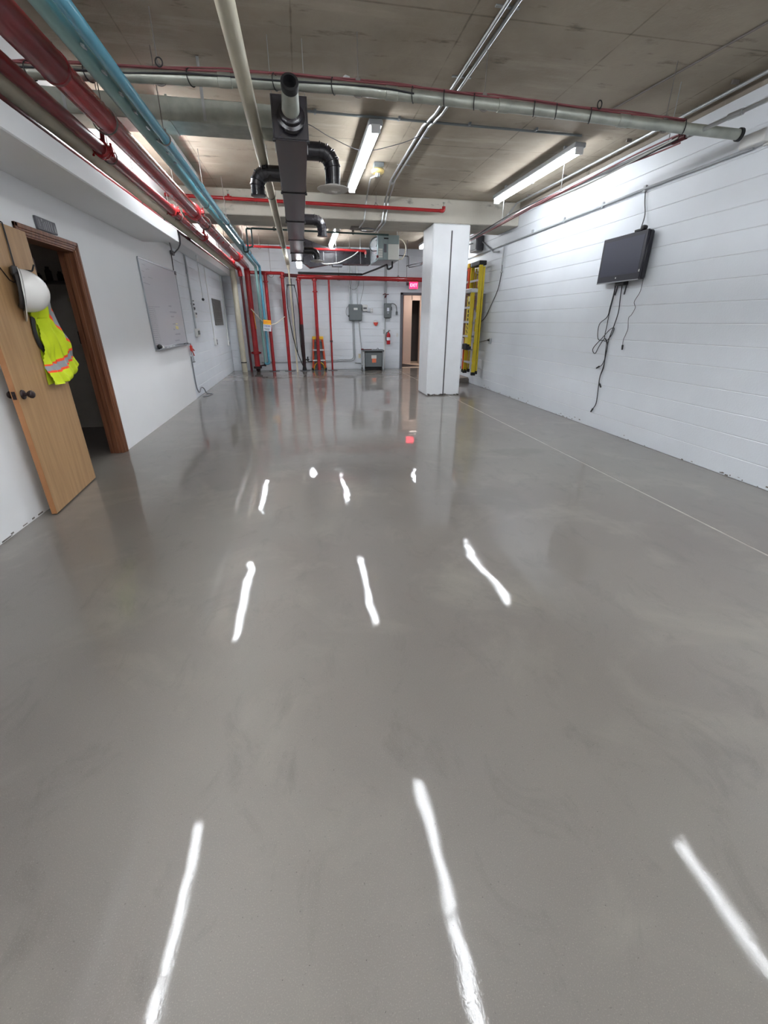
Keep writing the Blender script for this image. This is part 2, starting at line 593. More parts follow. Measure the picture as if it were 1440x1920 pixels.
def courses(parent, axis, plane, out, a0, a1, z1, t=0.02, holes=()):
    """one painted block course per 0.2032 m, joints recessed"""
    z = 0.0
    while z < z1 - 0.02:
        top = min(z + 0.2032 - 0.005, z1)
        spans = [(a0, a1)]
        for h0, h1, hz in holes:
            if z < hz:
                spans = [q for s0, s1 in spans for q in ((s0, min(s1, h0)), (max(s0, h1), s1)) if q[1] - q[0] > 0.01]
        mb = MB()
        for s0, s1 in spans:
            tt = top
            for h0, h1, hz in holes:
                if z < hz < top and not (s1 <= h0 or s0 >= h1):
                    pass
            if axis == 'X':
                mb.box(plane, plane + out * t, s0, s1, z + 0.0005, tt, 0.004)
            else:
                mb.box(s0, s1, plane, plane + out * t, z + 0.0005, tt, 0.004)
        obj('block_course', mb, M['block'], parent)
        z += 0.2032


# wall behind the joints stands 5 mm back from the block faces
wr = struct('wall_right', MB().box(XR + 0.005, XR + 0.25, YF - 0.3, YB + 0.3, 0, ZC), M['grout'])
courses(wr, 'X', XR, 1, YF, YB, 3.34)
struct('trim_1', MB().box(XR - 0.004, XR + 0.2, YF, YB, 3.345, ZC), M['strip'])
DX0, DX1, DZ = 3.20, 4.10, 2.22
wb = struct('wall_back', MB().box(XL - 0.3, DX0, YB + 0.005, YB + 0.2, 0, ZC).box(DX1, XR + 0.25, YB + 0.005, YB + 0.2, 0, ZC).box(DX0, DX1, YB + 0.005, YB + 0.2, DZ, ZC), M['grout'])
courses(wb, 'Y', YB, 1, XL, XR, ZC, holes=((DX0, DX1, DZ - 0.01),))
struct('wall_front', MB().box(-5.6, XR + 0.3, YF - 0.2, YF, 0, ZC), M['gyp'])
# plain drywall up to y = 9.3, painted block beyond; doorway cut
LY0, LY1, LZ = 4.47, 5.39, 2.075
wl = struct('wall_left', MB().box(XL - 0.14, XL, YF, LY0, 0, 2.70).box(XL - 0.14, XL, LY1, 9.30, 0, 2.70).box(XL - 0.14, XL, LY0, LY1, LZ, 2.70)
            .box(XL - 0.2, XL - 0.005, 9.30, YB + 0.2, 0, 2.71), M['gyp'])
courses(wl, 'X', XL, -1, 9.30, YB, 2.70)
struct('trim_2', MB().box(-2.4, -2.03, YF, YB + 0.1, 2.70, ZC), M['gyp'])                     # downstand along the wall
struct('trim_3', MB().box(-2.17, -1.67, YF, 7.7, 2.474, 2.64, 0.008), M['gyp'])      # boxed bulkhead below the pipes
struct('trim_5', MB().box(-2.17, -1.90, 7.7, YB, 2.63, 2.77, 0.008), M['gyp'])        # its narrower, higher continuation
struct('trim_4', MB().box(-2.03, XR, 8.94, 9.86, 3.08, ZC, 0.012), M['beam'])                 # crossing beam
pl = struct('concrete_pillar', MB().box(2.51, 3.23, 8.94, 9.64, 0, 3.08, 0.02), M['pillar'])
tag(pl, 'white painted square concrete pillar under the grey crossing beam', None)
obj('groove_rod', MB().cyl((2.875, 8.937, 0.0), (2.875, 8.937, 2.97), 0.012, 8), M['darkgrey'], pl, 'dark steel rod down the pillar face')
mb = MB()
for i in range(26):
    x = random.uniform(2.52, 3.22)
    mb.obox((x, 8.938, random.uniform(0.004, 0.03)), (random.uniform(0.008, 0.03), 0.004, random.uniform(0.003, 0.012)), Matrix.Rotation(random.uniform(-0.3, 0.3), 3, 'Y'))
obj('chipped_edge', mb, M['concrete_pad'], pl, kind='stuff')
mb = MB()
for i in range(90):
    y = random.uniform(0.5, 12)
    mb.obox((XR - 0.0005, y, abs(random.gauss(0, 0.03)) + 0.004), (0.001, random.uniform(0.004, 0.02), random.uniform(0.002, 0.007)))
obj('wall_scuff', mb, M['concrete_pad'], wr, kind='stuff')
mb = MB()
for i in range(60):
    y = random.uniform(0.8, 4.2)
    mb.obox((XL + 0.0005, y, abs(random.gauss(0, 0.012)) + 0.003), (0.001, random.uniform(0.006, 0.05), random.uniform(0.002, 0.006)))
obj('wall_scuff', mb, M['concrete_pad'], wl, kind='stuff')


# ------------------------------------------------------------------ strip lights
def strip_light(x, y0, y1, label):
    tubes = M['lampdim'] if x > 3 else M['lamp']              # wall-side tubes dimmed to keep the block wall from burning out
    z = 3.30
    t = thing('strip_light', (x, (y0 + y1) / 2, z), label, 'light', 'ceiling strip lights')
    obj('housing', MB().box(x - 0.075, x + 0.075, y0, y1, z + 0.035, z + 0.09, 0.01), M['housing'], t)
    ym = (y0 + y1) / 2
    for a, b in ((y0 + 0.03, ym - 0.012), (ym + 0.012, y1 - 0.03)):
        for dx in (-0.026, 0.026):
            obj('lamp_tube', MB().cyl((x + dx, a, z), (x + dx, b, z), 0.019, 14), tubes, t)
    for yy in (y0 + 0.014, ym, y1 - 0.014):
        obj('lamp_socket', MB().box(x - 0.05, x + 0.05, yy - 0.012, yy + 0.012, z - 0.03, z + 0.052, 0.004), M['whitemetal'], t)
    for yy in (y0 + 0.35, y1 - 0.35):
        obj('hanger', MB().box(x - 0.02, x + 0.02, yy - 0.015, yy + 0.015, z + 0.09, ZC), M['housing'], t)
    return t


strip_light(3.43, 5.90, 8.32, 'long lit ceiling strip light nearest the block wall, before the beam')
strip_light(0.93, 5.72, 8.10, 'long lit ceiling strip light beside the black duct and round diffuser, before the beam')
strip_light(-1.40, 5.72, 8.10, 'long lit ceiling strip light above the red and blue pipes, before the beam')
strip_light(3.43, 11.0, 13.4, 'lit ceiling strip light beyond the beam, half hidden by the white pillar')
strip_light(0.96, 11.3, 13.7, 'lit ceiling strip light beyond the beam, between black duct and air handler')
strip_light(-1.43, 11.0, 13.4, 'lit ceiling strip light above the pipes, beyond the beam')
for x, s in ((3.35, 'block wall'), (0.95, 'middle of the room'), (-1.40, 'pipes')):
    strip_light(x, -3.3, -0.9, 'added unseen strip light behind the camera over the ' + s)  # unseen row added to brighten the near walls
    strip_light(x, 0.55 if x < 3 else -0.4, 3.05 if x < 3 else 2.0, 'lit ceiling strip light nearest the camera over the ' + s)

# pendant lamp at the duct's far end
t = thing('pendant_lamp', (0.06, 12.35, 2.64), 'short bright pendant lamp hung at the far end of the black duct', 'lamp')
obj('lens', MB().lathe((0.06, 12.35, 2.64), (0, 0, 1), [(0.045, 0), (0.062, 0.02), (0.07, 0.12), (0.06, 0.19)], 20), M['lamp'], t)
obj('ballast_box', MB().box(0.0, 0.12, 12.30, 12.40, 2.83, 3.03, 0.01), M['greymetal'], t)
for dx in (-0.03, 0.03):
    obj('strap', MB().box(0.06 + dx - 0.012, 0.06 + dx + 0.012, 12.345, 12.355, 3.03, 3.21), M['teal'], t)


# ------------------------------------------------------------------ doorway in the drywall and its room
d1 = thing('door_1', (XL, LY0, 0), kind='structure')
for nm, b in (('jamb', (XL - 0.15, XL + 0.002, LY0 - 0.0, LY0 + 0.02, 0, LZ)), ('jamb', (XL - 0.15, XL + 0.002, LY1 - 0.02, LY1, 0, LZ)), ('head', (XL - 0.15, XL + 0.002, LY0 + 0.02, LY1 - 0.02, LZ - 0.02, LZ)),
              ('stop', (XL - 0.09, XL - 0.05, LY1 - 0.033, LY1 - 0.02, 0, LZ - 0.02)), ('stop', (XL - 0.09, XL - 0.05, LY0 + 0.02, LY0 + 0.033, 0, LZ - 0.02))):
    obj(nm, MB().box(*b, 0.002), M['casing'], d1)


def casing_profile(y_in, y_out, z0, z1, horizontal=False):
    """moulded casing: a thick outer band, a cove and a thin inner lip"""
    mb = MB()
    a = y_in
    d = y_out - y_in
    for f0, f1, th in ((0.0, 0.3, 0.012), (0.3, 0.55, 0.016), (0.55, 1.0, 0.022)):
        if horizontal:
            mb.box(XL, XL + th, z0 + (0.065 if f0 > 0.54 else 0.0) * 0, z1, a + d * f0, a + d * f1, 0.003)
        else:
            mb.box(XL, XL + th, a + d * f0, a + d * f1, z0, z1, 0.003)
    return mb


obj('casing', casing_profile(LY1 - 0.008, LY1 + 0.065, 0, 2.14), M['casing'], d1)
obj('casing', casing_profile(LY0 + 0.008, LY0 - 0.065, 0, 2.14), M['casing'], d1)
obj('casing', casing_profile(LZ - 0.008, 2.14, LY0 - 0.065, LY1 + 0.065, True), M['casing'], d1)
# the leaf, swung back against the wall
HP = Vector((-2.108, 4.43, 0))
TD = Vector((0.07, -0.89, 0)).normalized()           # along the leaf, away from the hinge
ND = Vector((-TD.y, TD.x, 0)) if -TD.y > 0 else Vector((TD.y, -TD.x, 0))   # out of its room-side face
RL = Matrix((TD, ND, Vector((0, 0, 1)))).transposed()


def dp(s, z, off=0.0):
    return HP + TD * s + ND * off + Vector((0, 0, z))


obj('door_leaf', MB().obox(dp(0.44, 1.0425, -0.02), (0.45, 0.019, 1.0325), RL, 0.003), M['wood'], d1)
leaf = d1.children[-1]
obj('edge_band', MB().obox(dp(0.8915, 1.0425, -0.02), (0.002, 0.0185, 1.032), RL), M['woodedge'], leaf)
obj('knob', MB().lathe(dp(0.82, 0.935, 0), ND, [(0.034, 0), (0.034, 0.006), (0.03, 0.012), (0.012, 0.016), (0.011, 0.03), (0.02, 0.036), (0.028, 0.05), (0.029, 0.062), (0.02, 0.074), (0.006, 0.078)], 20), M['bronze'], leaf)
obj('knob', MB().lathe(dp(0.82, 0.935, -0.04), -ND, [(0.034, 0), (0.034, 0.006), (0.012, 0.012), (0.011, 0.024), (0.022, 0.03), (0.027, 0.04), (0.02, 0.05), (0.006, 0.053)], 20), M['bronze'], leaf)
obj('latch_plate', MB().obox(dp(0.894, 0.938, -0.02), (0.0012, 0.012, 0.028), RL).obox(dp(0.9, 0.938, -0.02), (0.006, 0.007, 0.008), RL), M['bronze'], leaf)
for z in (0.25, 1.05, 1.85):
    obj('hinge', MB().cyl(dp(-0.012, z - 0.045, -0.002), dp(-0.012, z + 0.045, -0.002), 0.006, 10), M['bronze'], leaf)

# dark store room behind it
rm = thing('wall_store', (-3.8, 5.5, 0), kind='structure')
obj('room_wall', MB().box(-5.6, -2.31, 6.9, 7.0, 0, 3.2).box(-5.6, -5.5, 2.0, 7.0, 0, 3.2).box(-5.6, -2.31, 1.9, 2.0, 0, 3.2), M['darkwall'], rm, smooth=False)
obj('room_ceiling', MB().box(-5.6, -2.31, 1.9, 7.0, 2.7, 2.8), M['darkwall'], rm, smooth=False)
t = thing('wall_shelf', (-3.0, 6.74, 1.86), 'dark wall shelf with jars seen through the doorway', 'shelf')
obj('board', MB().box(-4.0, -2.4, 6.62, 6.9, 1.86, 1.885, 0.003), M['darkgrey'], t)
for x in (-3.7, -2.6):
    obj('bracket', MB().box(x - 0.01, x + 0.01, 6.66, 6.9, 1.72, 1.86), M['darkgrey'], t)
for i, x in enumerate((-3.35, -3.2, -3.08, -2.95, -2.84, -2.72)):
    hgt = (0.12, 0.09, 0.16, 0.11, 0.2, 0.13)[i]
    o = obj('storage_jar', MB().lathe((x, 6.75, 1.886), (0, 0, 1), [(0.03, 0), (0.036, 0.01), (0.036, hgt * 0.7), (0.02, hgt * 0.85), (0.022, hgt)], 12), M['darkgrey'])
    tag(o, 'small dark jar standing on the store room shelf', 'jar', 'jars on the store room shelf')
o = obj('wall_clip_rail', MB().box(-3.0, -2.45, 6.88, 6.9, 1.66, 1.70, 0.004), M['ivory'])
tag(o, 'pale yellow rail on the dark wall under the shelf', 'rail')
for i, (x, z, wd, hg) in enumerate(((-2.85, 1.22, 0.26, 0.16), (-2.62, 1.05, 0.24, 0.2), (-2.55, 0.66, 0.22, 0.24))):
    t = thing('wall_picture', (x, 6.88, z - hg / 2), ('dark framed notice, topmost in the store room', 'dark framed notice, middle one in the store room', 'dark framed notice, lowest in the store room')[i], 'notice')
    obj('frame', MB().box(x - wd / 2, x + wd / 2, 6.87, 6.9, z - hg / 2, z + hg / 2, 0.004), M['blackm'], t)
    obj('sheet', MB().box(x - wd / 2 + 0.02, x + wd / 2 - 0.02, 6.866, 6.87, z - hg / 2 + 0.02, z + hg / 2 - 0.02), M['darkred'], t)

# sign plate over the door
t = thing('door_sign', (XL, 4.93, 2.145), 'small dark plate with pale strokes above the brown door casing', 'sign')
obj('plate', MB().box(XL, XL + 0.02, 4.76, 5.09, 2.148, 2.245, 0.003), M['greydark'], t)
mb = MB()
for i, (y, wd, h, z) in enumerate(((4.80, 0.012, 0.05, 2.20), (4.845, 0.02, 0.02, 2.225), (4.86, 0.01, 0.05, 2.185), (4.89, 0.012, 0.06, 2.19), (4.925, 0.01, 0.07, 2.195), (4.96, 0.012, 0.075, 2.195), (5.0, 0.012, 0.07, 2.195))):
    mb.box(XL + 0.0195, XL + 0.0225, y - wd / 2, y + wd / 2, z - h / 2, z + h / 2)
mb.prism([(5.05, 2.24), (5.035, 2.165), (5.075, 2.158)], lambda y, z: (XL + 0.0195, y, z), lambda y, z: (XL + 0.0225, y, z))
obj('lettering', mb, M['silver'], t, smooth=False, kind='stuff')

# over-the-door strap with hook, hard hat and vest
t = thing('door_hook', dp(0.35, 2.08), 'dark strap hooked over the top of the open wooden door', 'hook')
st = [dp(0.34, 2.03, -0.043), dp(0.338, 2.083, -0.043), dp(0.338, 2.083, 0.005), dp(0.345, 1.95, 0.006), dp(0.36, 1.77, 0.008)]
obj('strap', MB().tube(fillet(st, 0.01, 3), 0.011, 8, flat=0.3), M['blackm'], t)
obj('prong', MB().tube(fillet([dp(0.36, 1.78, 0.004), dp(0.36, 1.775, 0.06), dp(0.30, 1.775, 0.09), dp(0.27, 1.82, 0.1)], 0.02), 0.006, 8), M['blackm'], t)
o = obj('wire_hook', MB().tube(fillet([dp(0.60, 1.80, 0.002), dp(0.49, 1.70, 0.004), dp(0.47, 1.685, 0.02), dp(0.46, 1.70, 0.03)], 0.01), 0.004, 8), M['bronze'])
tag(o, 'bent thin wire hook on the upper door leaf next to the hard hat', 'hook')

# hard hat: brim plane roughly parallel to the door, crown towards the doorway and out
hat = thing('hard_hat', dp(0.40, 1.62, 0.05), 'white hard hat hanging on the open door above the lime vest', 'hard hat')
AX = (ND * 0.82 - TD * 0.50 + Vector((0, 0, -0.12))).normalized()
UPH = (Vector((0, 0, 1)) - AX * AX.z).normalized()
SDH = AX.cross(UPH)
HC = dp(0.445, 1.635, 0.045)
mb = MB()
n, rings = 40, 12
vs, fs = [], []
for i in range(rings + 1):
    ph = (PI / 2) * i / rings
    for j in range(n):
        th = 2 * PI * j / n
        ru, rs = 0.142, 0.11
        ridge = 1 + 0.035 * math.exp(-(math.sin(th) / 0.16) ** 2)
        q = UPH * math.cos(th) * ru * math.cos(ph) + SDH * math.sin(th) * rs * math.cos(ph)
        d = 0.165 * math.sin(ph) ** 0.9 if i else 0.0
        vs.append(HC + q * ridge + AX * (d * (1 + 0.02 * (ridge - 1) / 0.035)))
for i in range(rings):
    for j in range(n):
        a0, a1 = i * n + j, i * n + (j + 1) % n
        fs.append((a0, a1, a1 + n, a0 + n))
mb.add(vs, fs)
obj('shell', mb, M['hat'], hat)
vs, fs = [], []
for j in range(n + 1):
    th = 2 * PI * j / n
    c, s_ = math.cos(th), math.sin(th)
    pk = 0.018 + 0.055 * max(0, -c) ** 3            # the peak hangs down
    a = UPH * c * 0.141 + SDH * s_ * 0.109
    b = UPH * c * (0.141 + pk) + SDH * s_ * (0.109 + 0.016)
    vs += [HC + a - AX * 0.002, HC + b + AX * (-0.012 + 0.01 * max(0, -c)), HC + b + AX * (-0.017 + 0.01 * max(0, -c)), HC + a - AX * 0.008]
for j in range(n):
    for k in range(4):
        fs.append((j * 4 + k, j * 4 + (k + 1) % 4, (j + 1) * 4 + (k + 1) % 4, (j + 1) * 4 + k))
obj('brim', MB().add(vs, fs), M['hat'], hat)
mb = MB()
ring = [HC + UPH * math.cos(2 * PI * j / 24) * 0.112 + SDH * math.sin(2 * PI * j / 24) * 0.086 - AX * 0.022 for j in range(25)]
mb.tube(ring, 0.016, 8, flat=1.2)
obj('headband', mb, M['hatin'], hat)
obj('ratchet', MB().obox(HC + UPH * 0.125 - AX * 0.03, (0.05, 0.03, 0.02), Matrix((SDH, UPH, AX)).transposed(), 0.008), M['hatin'], hat)
for s_ in (-0.03, 0.0, 0.03):
    th = PI / 2 + s_ * 8
    q = UPH * (s_ * 1.3 - 0.02) - SDH * 0.098
    obj('rib', MB().obox(HC + q + AX * 0.035, (0.004, 0.005, 0.02), Matrix((SDH, UPH, AX)).transposed(), 0.002), M['hat'], hat)

# folded safety vest: rows give the two edges (along the door) at each height
vest = thing('safety_vest', dp(0.15, 0.95, 0.05), 'lime safety vest with silver and orange bands hanging on the door', 'vest')
rows = [(1.60, 0.10, 0.32), (1.55, 0.055, 0.37), (1.50, 0.012, 0.385), (1.44, -0.027, 0.315), (1.38, -0.055, 0.30), (1.31, -0.10, 0.32), (1.25, -0.135, 0.345), (1.19, -0.17, 0.355), (1.12, -0.205, 0.365), (1.07, -0.232, 0.375), (1.03, -0.19, 0.38), (0.99, -0.05, 0.385), (0.955, 0.11, 0.388), (0.948, 0.20, 0.388)]


def edge(z, k):
    for i in range(len(rows) - 1):
        if rows[i][0] >= z >= rows[i + 1][0]:
            f = (rows[i][0] - z) / (rows[i][0] - rows[i + 1][0])
            return rows[i][k] * (1 - f) + rows[i + 1][k] * f
    return rows[-1][k]


NR, NC = 150, 130


def vp(i, j, back=False):
    z = 1.60 - (1.60 - 0.948) * i / NR
    a, b = edge(z, 1), edge(z, 2)
    s_ = a + (b - a) * j / NC
    wave = 0.006 * math.sin(i * 0.9) if j in (0, NC) else 0
    fold = 0.011 * math.sin(s_ * 34 + z * 9) * (0.4 + 0.6 * min(1, (1.62 - z) / 0.3)) + 0.010 * math.sin(s_ * 71 - z * 14)
    hang = 0.03 + 0.05 * math.sin(PI * j / NC) + 0.012 * math.sin(z * 21)
    crease = 0.035 * math.exp(-((s_ - 0.27 + (1.5 - z) * 0.03) / 0.022) ** 2) if z < 1.45 else 0.0
    return dp(s_ + wave, z, max(0.008, hang + fold - crease) if not back else 0.004)


def band(p0, p1, z, s_):
    """signed distance of (s, z) above the line p0-p1"""
    f = (s_ - p0[0]) / (p1[0] - p0[0])
    return z - (p0[1] + (p1[1] - p0[1]) * f)


groups = {'mesh_body': [], 'reflective_tape': [], 'orange_trim': []}
for i in range(NR):
    for j in range(NC):
        z = 1.60 - (1.60 - 0.948) * (i + 0.5) / NR
        a, b = edge(z, 1), edge(z, 2)
        s_ = a + (b - a) * (j + 0.5) / NC
        k = 'mesh_body'
        lo = band((0.19, 1.475), (-0.15, 1.195), z, s_)          # shoulder band, along the outer edge
        if s_ < 0.20 and z > 1.19 and lo > 0:
            dd = lo * 0.76
            k = 'orange_trim' if dd < 0.018 or 0.10 < dd < 0.118 else ('reflective_tape' if dd <= 0.10 else 'mesh_body')
        hi = band((-0.15, 1.222), (0.242, 1.115), z, s_)          # hem band
        if s_ < 0.245 and hi < 0.004:
            dd = -hi
            if dd < 0.016 or 0.066 < dd < 0.083:
                k = 'orange_trim'
            elif dd <= 0.066:
                k = 'reflective_tape'
        elif s_ >= 0.245:
            dd = 1.115 - z - (s_ - 0.245) * 0.1
            if 0.0 < dd < 0.012 or 0.05 < dd < 0.066:
                k = 'orange_trim'
            elif 0.012 <= dd <= 0.05:
                k = 'reflective_tape'
        groups[k].append((i, j))
for k, cells in groups.items():
    idx, vs, fs = {}, [], []
    for i, j in cells:
        q = []
        for a, b in ((i, j), (i, j + 1), (i + 1, j + 1), (i + 1, j)):
            if (a, b) not in idx:
                idx[(a, b)] = len(vs)
                vs.append(vp(a, b))
            q.append(idx[(a, b)])
        fs.append(tuple(q))
    if k == 'mesh_body':                                   # hanging back panel
        o_ = len(vs)
        for i in range(0, NR + 1, 10):
            for j in (0, NC // 2, NC):
                vs.append(vp(i, j, True))
        for r in range(NR // 10):
            for c in range(2):
                a = o_ + r * 3 + c
                fs.append((a, a + 3, a + 4, a + 1))
    obj(k, MB().add(vs, fs), {'mesh_body': M['lime'], 'reflective_tape': M['silver'], 'orange_trim': M['orange']}[k], vest)
obj('collar_clip', MB().obox(dp(0.20, 1.70, 0.05), (0.03, 0.008, 0.025), RL, 0.004), M['lime'], vest)
o = obj('ear_muff_band', MB().tube(curve([dp(0.33, 1.45, 0.012), dp(0.352, 1.40, 0.012), dp(0.362, 1.33, 0.012), dp(0.345, 1.26, 0.012), dp(0.29, 1.20, 0.012)]), 0.026, 10, flat=0.35), M['rubber'])
tag(o, 'black curved band hanging behind the lime vest on the door', 'band')

# ------------------------------------------------------------------ whiteboard and what hangs by it
t = thing('whiteboard', (XL, 8.25, 1.03), 'large whiteboard with faint writing and tray on the white drywall', 'whiteboard')
y0, y1, z0, z1 = 7.29, 9.24, 1.05, 2.235
obj('panel', MB().box(XL, XL + 0.012, y0, y1, z0, z1), M['board'], t, smooth=False)
for b in ((y0 - 0.012, y0 + 0.012, z0, z1), (y1 - 0.012, y1 + 0.012, z0, z1), (y0, y1, z1 - 0.012, z1 + 0.014), (y0, y1, z0 - 0.012, z0 + 0.012)):
    obj('frame_rail', MB().box(XL, XL + 0.02, *b, 0.003), M['alu'], t)
obj('tray', MB().box(XL, XL + 0.075, y0, y1, z0 - 0.022, z0 - 0.012, 0.002).box(XL + 0.07, XL + 0.076, y0, y1, z0 - 0.022, z0 - 0.0, 0.002), M['alu'], t)
obj('map_clip', MB().box(XL + 0.014, XL + 0.03, y1 - 0.06, y1 + 0.02, z1 - 0.05, z1 + 0.01, 0.004), M['greydark'], t)
mb, my = MB(), MB()
WX = XL + 0.0125


def stroke(m_, ya, za, yb, zb, th=0.004):
    d = Vector((0, yb - ya, zb - za)); L_ = d.length; d.normalize()
    nrm = Vector((0, -d.z, d.y)) * th / 2
    a, b = Vector((WX, ya, za)), Vector((WX, yb, zb))
    m_.add([a - nrm, a + nrm, b + nrm, b - nrm], [(0, 1, 2, 3)])


for i in range(19):                                   # ruled list by the near edge
    z = 1.60 - i * 0.028
    stroke(mb, 7.34, z, 7.52, z - 0.004, 0.003)
    for k in range(3):
        ya = 7.53 + random.random() * 0.03 + k * 0.03
        stroke(mb, ya, z + 0.004, ya + 0.018, z - 0.012, 0.004)
stroke(mb, 7.34, 1.62, 7.34, 1.07, 0.003); stroke(mb, 7.53, 1.62, 7.53, 1.1, 0.003); stroke(mb, 7.34, 1.62, 7.9, 1.63, 0.003)
stroke(mb, 7.34, 1.93, 7.62, 1.92, 0.004)
for ya, yb, z in ((7.42, 7.56, 2.17), (7.55, 7.62, 2.12), (7.60, 7.80, 2.02), (7.36, 7.46, 2.08), (7.36, 7.44, 2.0), (7.62, 7.72, 2.13)):
    stroke(mb, ya, z, yb, z - 0.006, 0.004)
for ya, yb, z in ((8.42, 8.58, 1.66), (8.42, 8.84, 1.57), (8.44, 8.62, 1.50), (8.46, 8.64, 1.385), (8.46, 8.56, 1.30), (8.52, 8.86, 1.22), (8.44, 8.72, 1.12)):
    y = ya
    while y < yb:
        h = random.uniform(0.012, 0.03)
        stroke(mb, y, z - h / 2, y + 0.014, z + h / 2, 0.006)
        stroke(mb, y + 0.014, z + h / 2, y + 0.026, z - h / 2, 0.006)
        y += 0.034
stroke(my, 8.66, 1.385, 8.80, 1.385, 0.014); stroke(my, 8.62, 1.33, 8.80, 1.32, 0.05)
obj('handwriting', mb, M['ink'], t, smooth=False, kind='stuff')
obj('highlight_mark', my, M['inkyellow'], t, smooth=False)
ZT = z0 - 0.012
o = obj('board_eraser', MB().obox((XL + 0.04, 7.40, ZT + 0.036), (0.03, 0.06, 0.036), None, 0.024), M['blackm'])
tag(o, 'black board eraser on the whiteboard tray', 'eraser')
o = obj('cleaning_cloth', MB().lathe((XL + 0.038, 7.53, ZT), (0, 0, 1), [(0.034, 0), (0.036, 0.015), (0.024, 0.04), (0.008, 0.05)], 9), M['whitecable'])
tag(o, 'crumpled white cloth beside the black eraser on the whiteboard tray', 'cloth')
for i, y in enumerate((7.72, 7.90, 8.10)):
    o = obj('chalk_marker', MB().cyl((XL + 0.05, y, ZT + 0.008), (XL + 0.045, y + 0.12, ZT + 0.008), 0.008, 8), M['plastic'])
    tag(o, ('pale marker on the whiteboard tray nearest the white cloth', 'middle one of three pale markers on the whiteboard tray', 'pale marker on the tray nearest the two black markers')[i], 'marker', 'pale markers on the whiteboard tray')
for i, y in enumerate((8.86, 9.06)):
    o = obj('board_marker', MB().cyl((XL + 0.05, y, ZT + 0.01), (XL + 0.045, y + 0.11, ZT + 0.01), 0.01, 8), M['blackm'])
    tag(o, ('black marker on the tray nearer the pale markers', 'black marker on the tray end above the caulking gun')[i], 'marker', 'black markers on the whiteboard tray')
t = thing('caulking_gun', (XL + 0.02, 9.33, 0.70), 'orange and grey caulking gun hanging below the whiteboard corner', 'caulking gun')
X0 = XL + 0.05
obj('trigger_body', MB().box(X0 - 0.02, X0 + 0.02, 9.29, 9.36, 0.90, 1.0, 0.008).box(X0 - 0.008, X0 + 0.008, 9.31, 9.325, 1.0, 1.04), M['redplastic'], t)
obj('handle', MB().tube([(X0, 9.35, 0.96), (X0, 9.46, 0.92), (X0, 9.53, 0.90)], 0.014, 8), M['redplastic'], t)
obj('trigger', MB().tube([(X0, 9.35, 0.91), (X0, 9.44, 0.84), (X0, 9.48, 0.81)], 0.012, 8), M['redplastic'], t)
obj('cradle', MB().box(X0 - 0.004, X0 + 0.004, 9.285, 9.30, 0.70, 0.90).box(X0 - 0.004, X0 + 0.004, 9.38, 9.395, 0.70, 0.90).box(X0 - 0.02, X0 + 0.02, 9.285, 9.395, 0.692, 0.706), M['greydark'], t)
obj('hang_nail', MB().cyl((XL - 0.01, 9.317, 1.035), (X0 + 0.01, 9.317, 1.037), 0.003, 6), M['emt'], t)
o = obj('floor_cable', MB().tube(curve([(XL + 0.012, 9.36, 0.80), (XL + 0.012, 9.37, 0.55), (XL + 0.012, 9.38, 0.28), (XL + 0.02, 9.40, 0.16), (XL + 0.03, 9.5, 0.10), (XL + 0.04, 9.66, 0.17), (XL + 0.05, 9.85, 0.12), (XL + 0.07, 9.95, 0.012), (XL + 0.2, 9.86, 0.008), (XL + 0.16, 9.6, 0.008), (XL + 0.08, 9.5, 0.008)]), 0.011, 8), M['greycable'])
tag(o, 'grey cord running down the wall into a coil on the floor', 'cord')
t = thing('bent_conduit', (XL, 9.2, 2.4), 'pair of dark conduits dropping behind pipes above the whiteboard', 'conduit')
obj('conduit_run', MB().tube(fillet([(-1.875, 7.93, 2.80), (-1.88, 7.95, 2.62), (XL + 0.10, 8.9, 2.56), (XL + 0.03, 9.19, 2.52)], 0.1), 0.011, 8), M['greydark'], t)
obj('conduit_run', MB().tube(fillet([(-1.88, 8.75, 2.80), (-1.88, 8.78, 2.62), (XL + 0.2, 8.95, 2.56), (XL + 0.04, 9.3, 2.53)], 0.12), 0.011, 8), M['greydark'], t)
obj('fitting', MB().box(XL, XL + 0.05, 9.16, 9.30, 2.49, 2.56, 0.01), M['greydark'], t)
obj('thin_drop', MB().tube([(XL + 0.012, 9.2, 2.50), (XL + 0.012, 9.17, 2.24)], 0.007, 6), M['cable'], t)


# conduits, switches and outlets on the block part of that wall
def wall_conduit(name, pts, r, label, m_='emtp', box=None, straps=()):
    t = thing(name, pts[-1], label, 'conduit')
    obj('conduit_tube', MB().tube(fillet(pts, 0.06, 5), r, 8), M[m_], t)
    for q in straps:
        obj('strap', MB().obox(q, (0.03 if abs(q[0]) > 5 else 0.018, 0.03, 0.012), None, 0.003), M[m_], t)
    return t


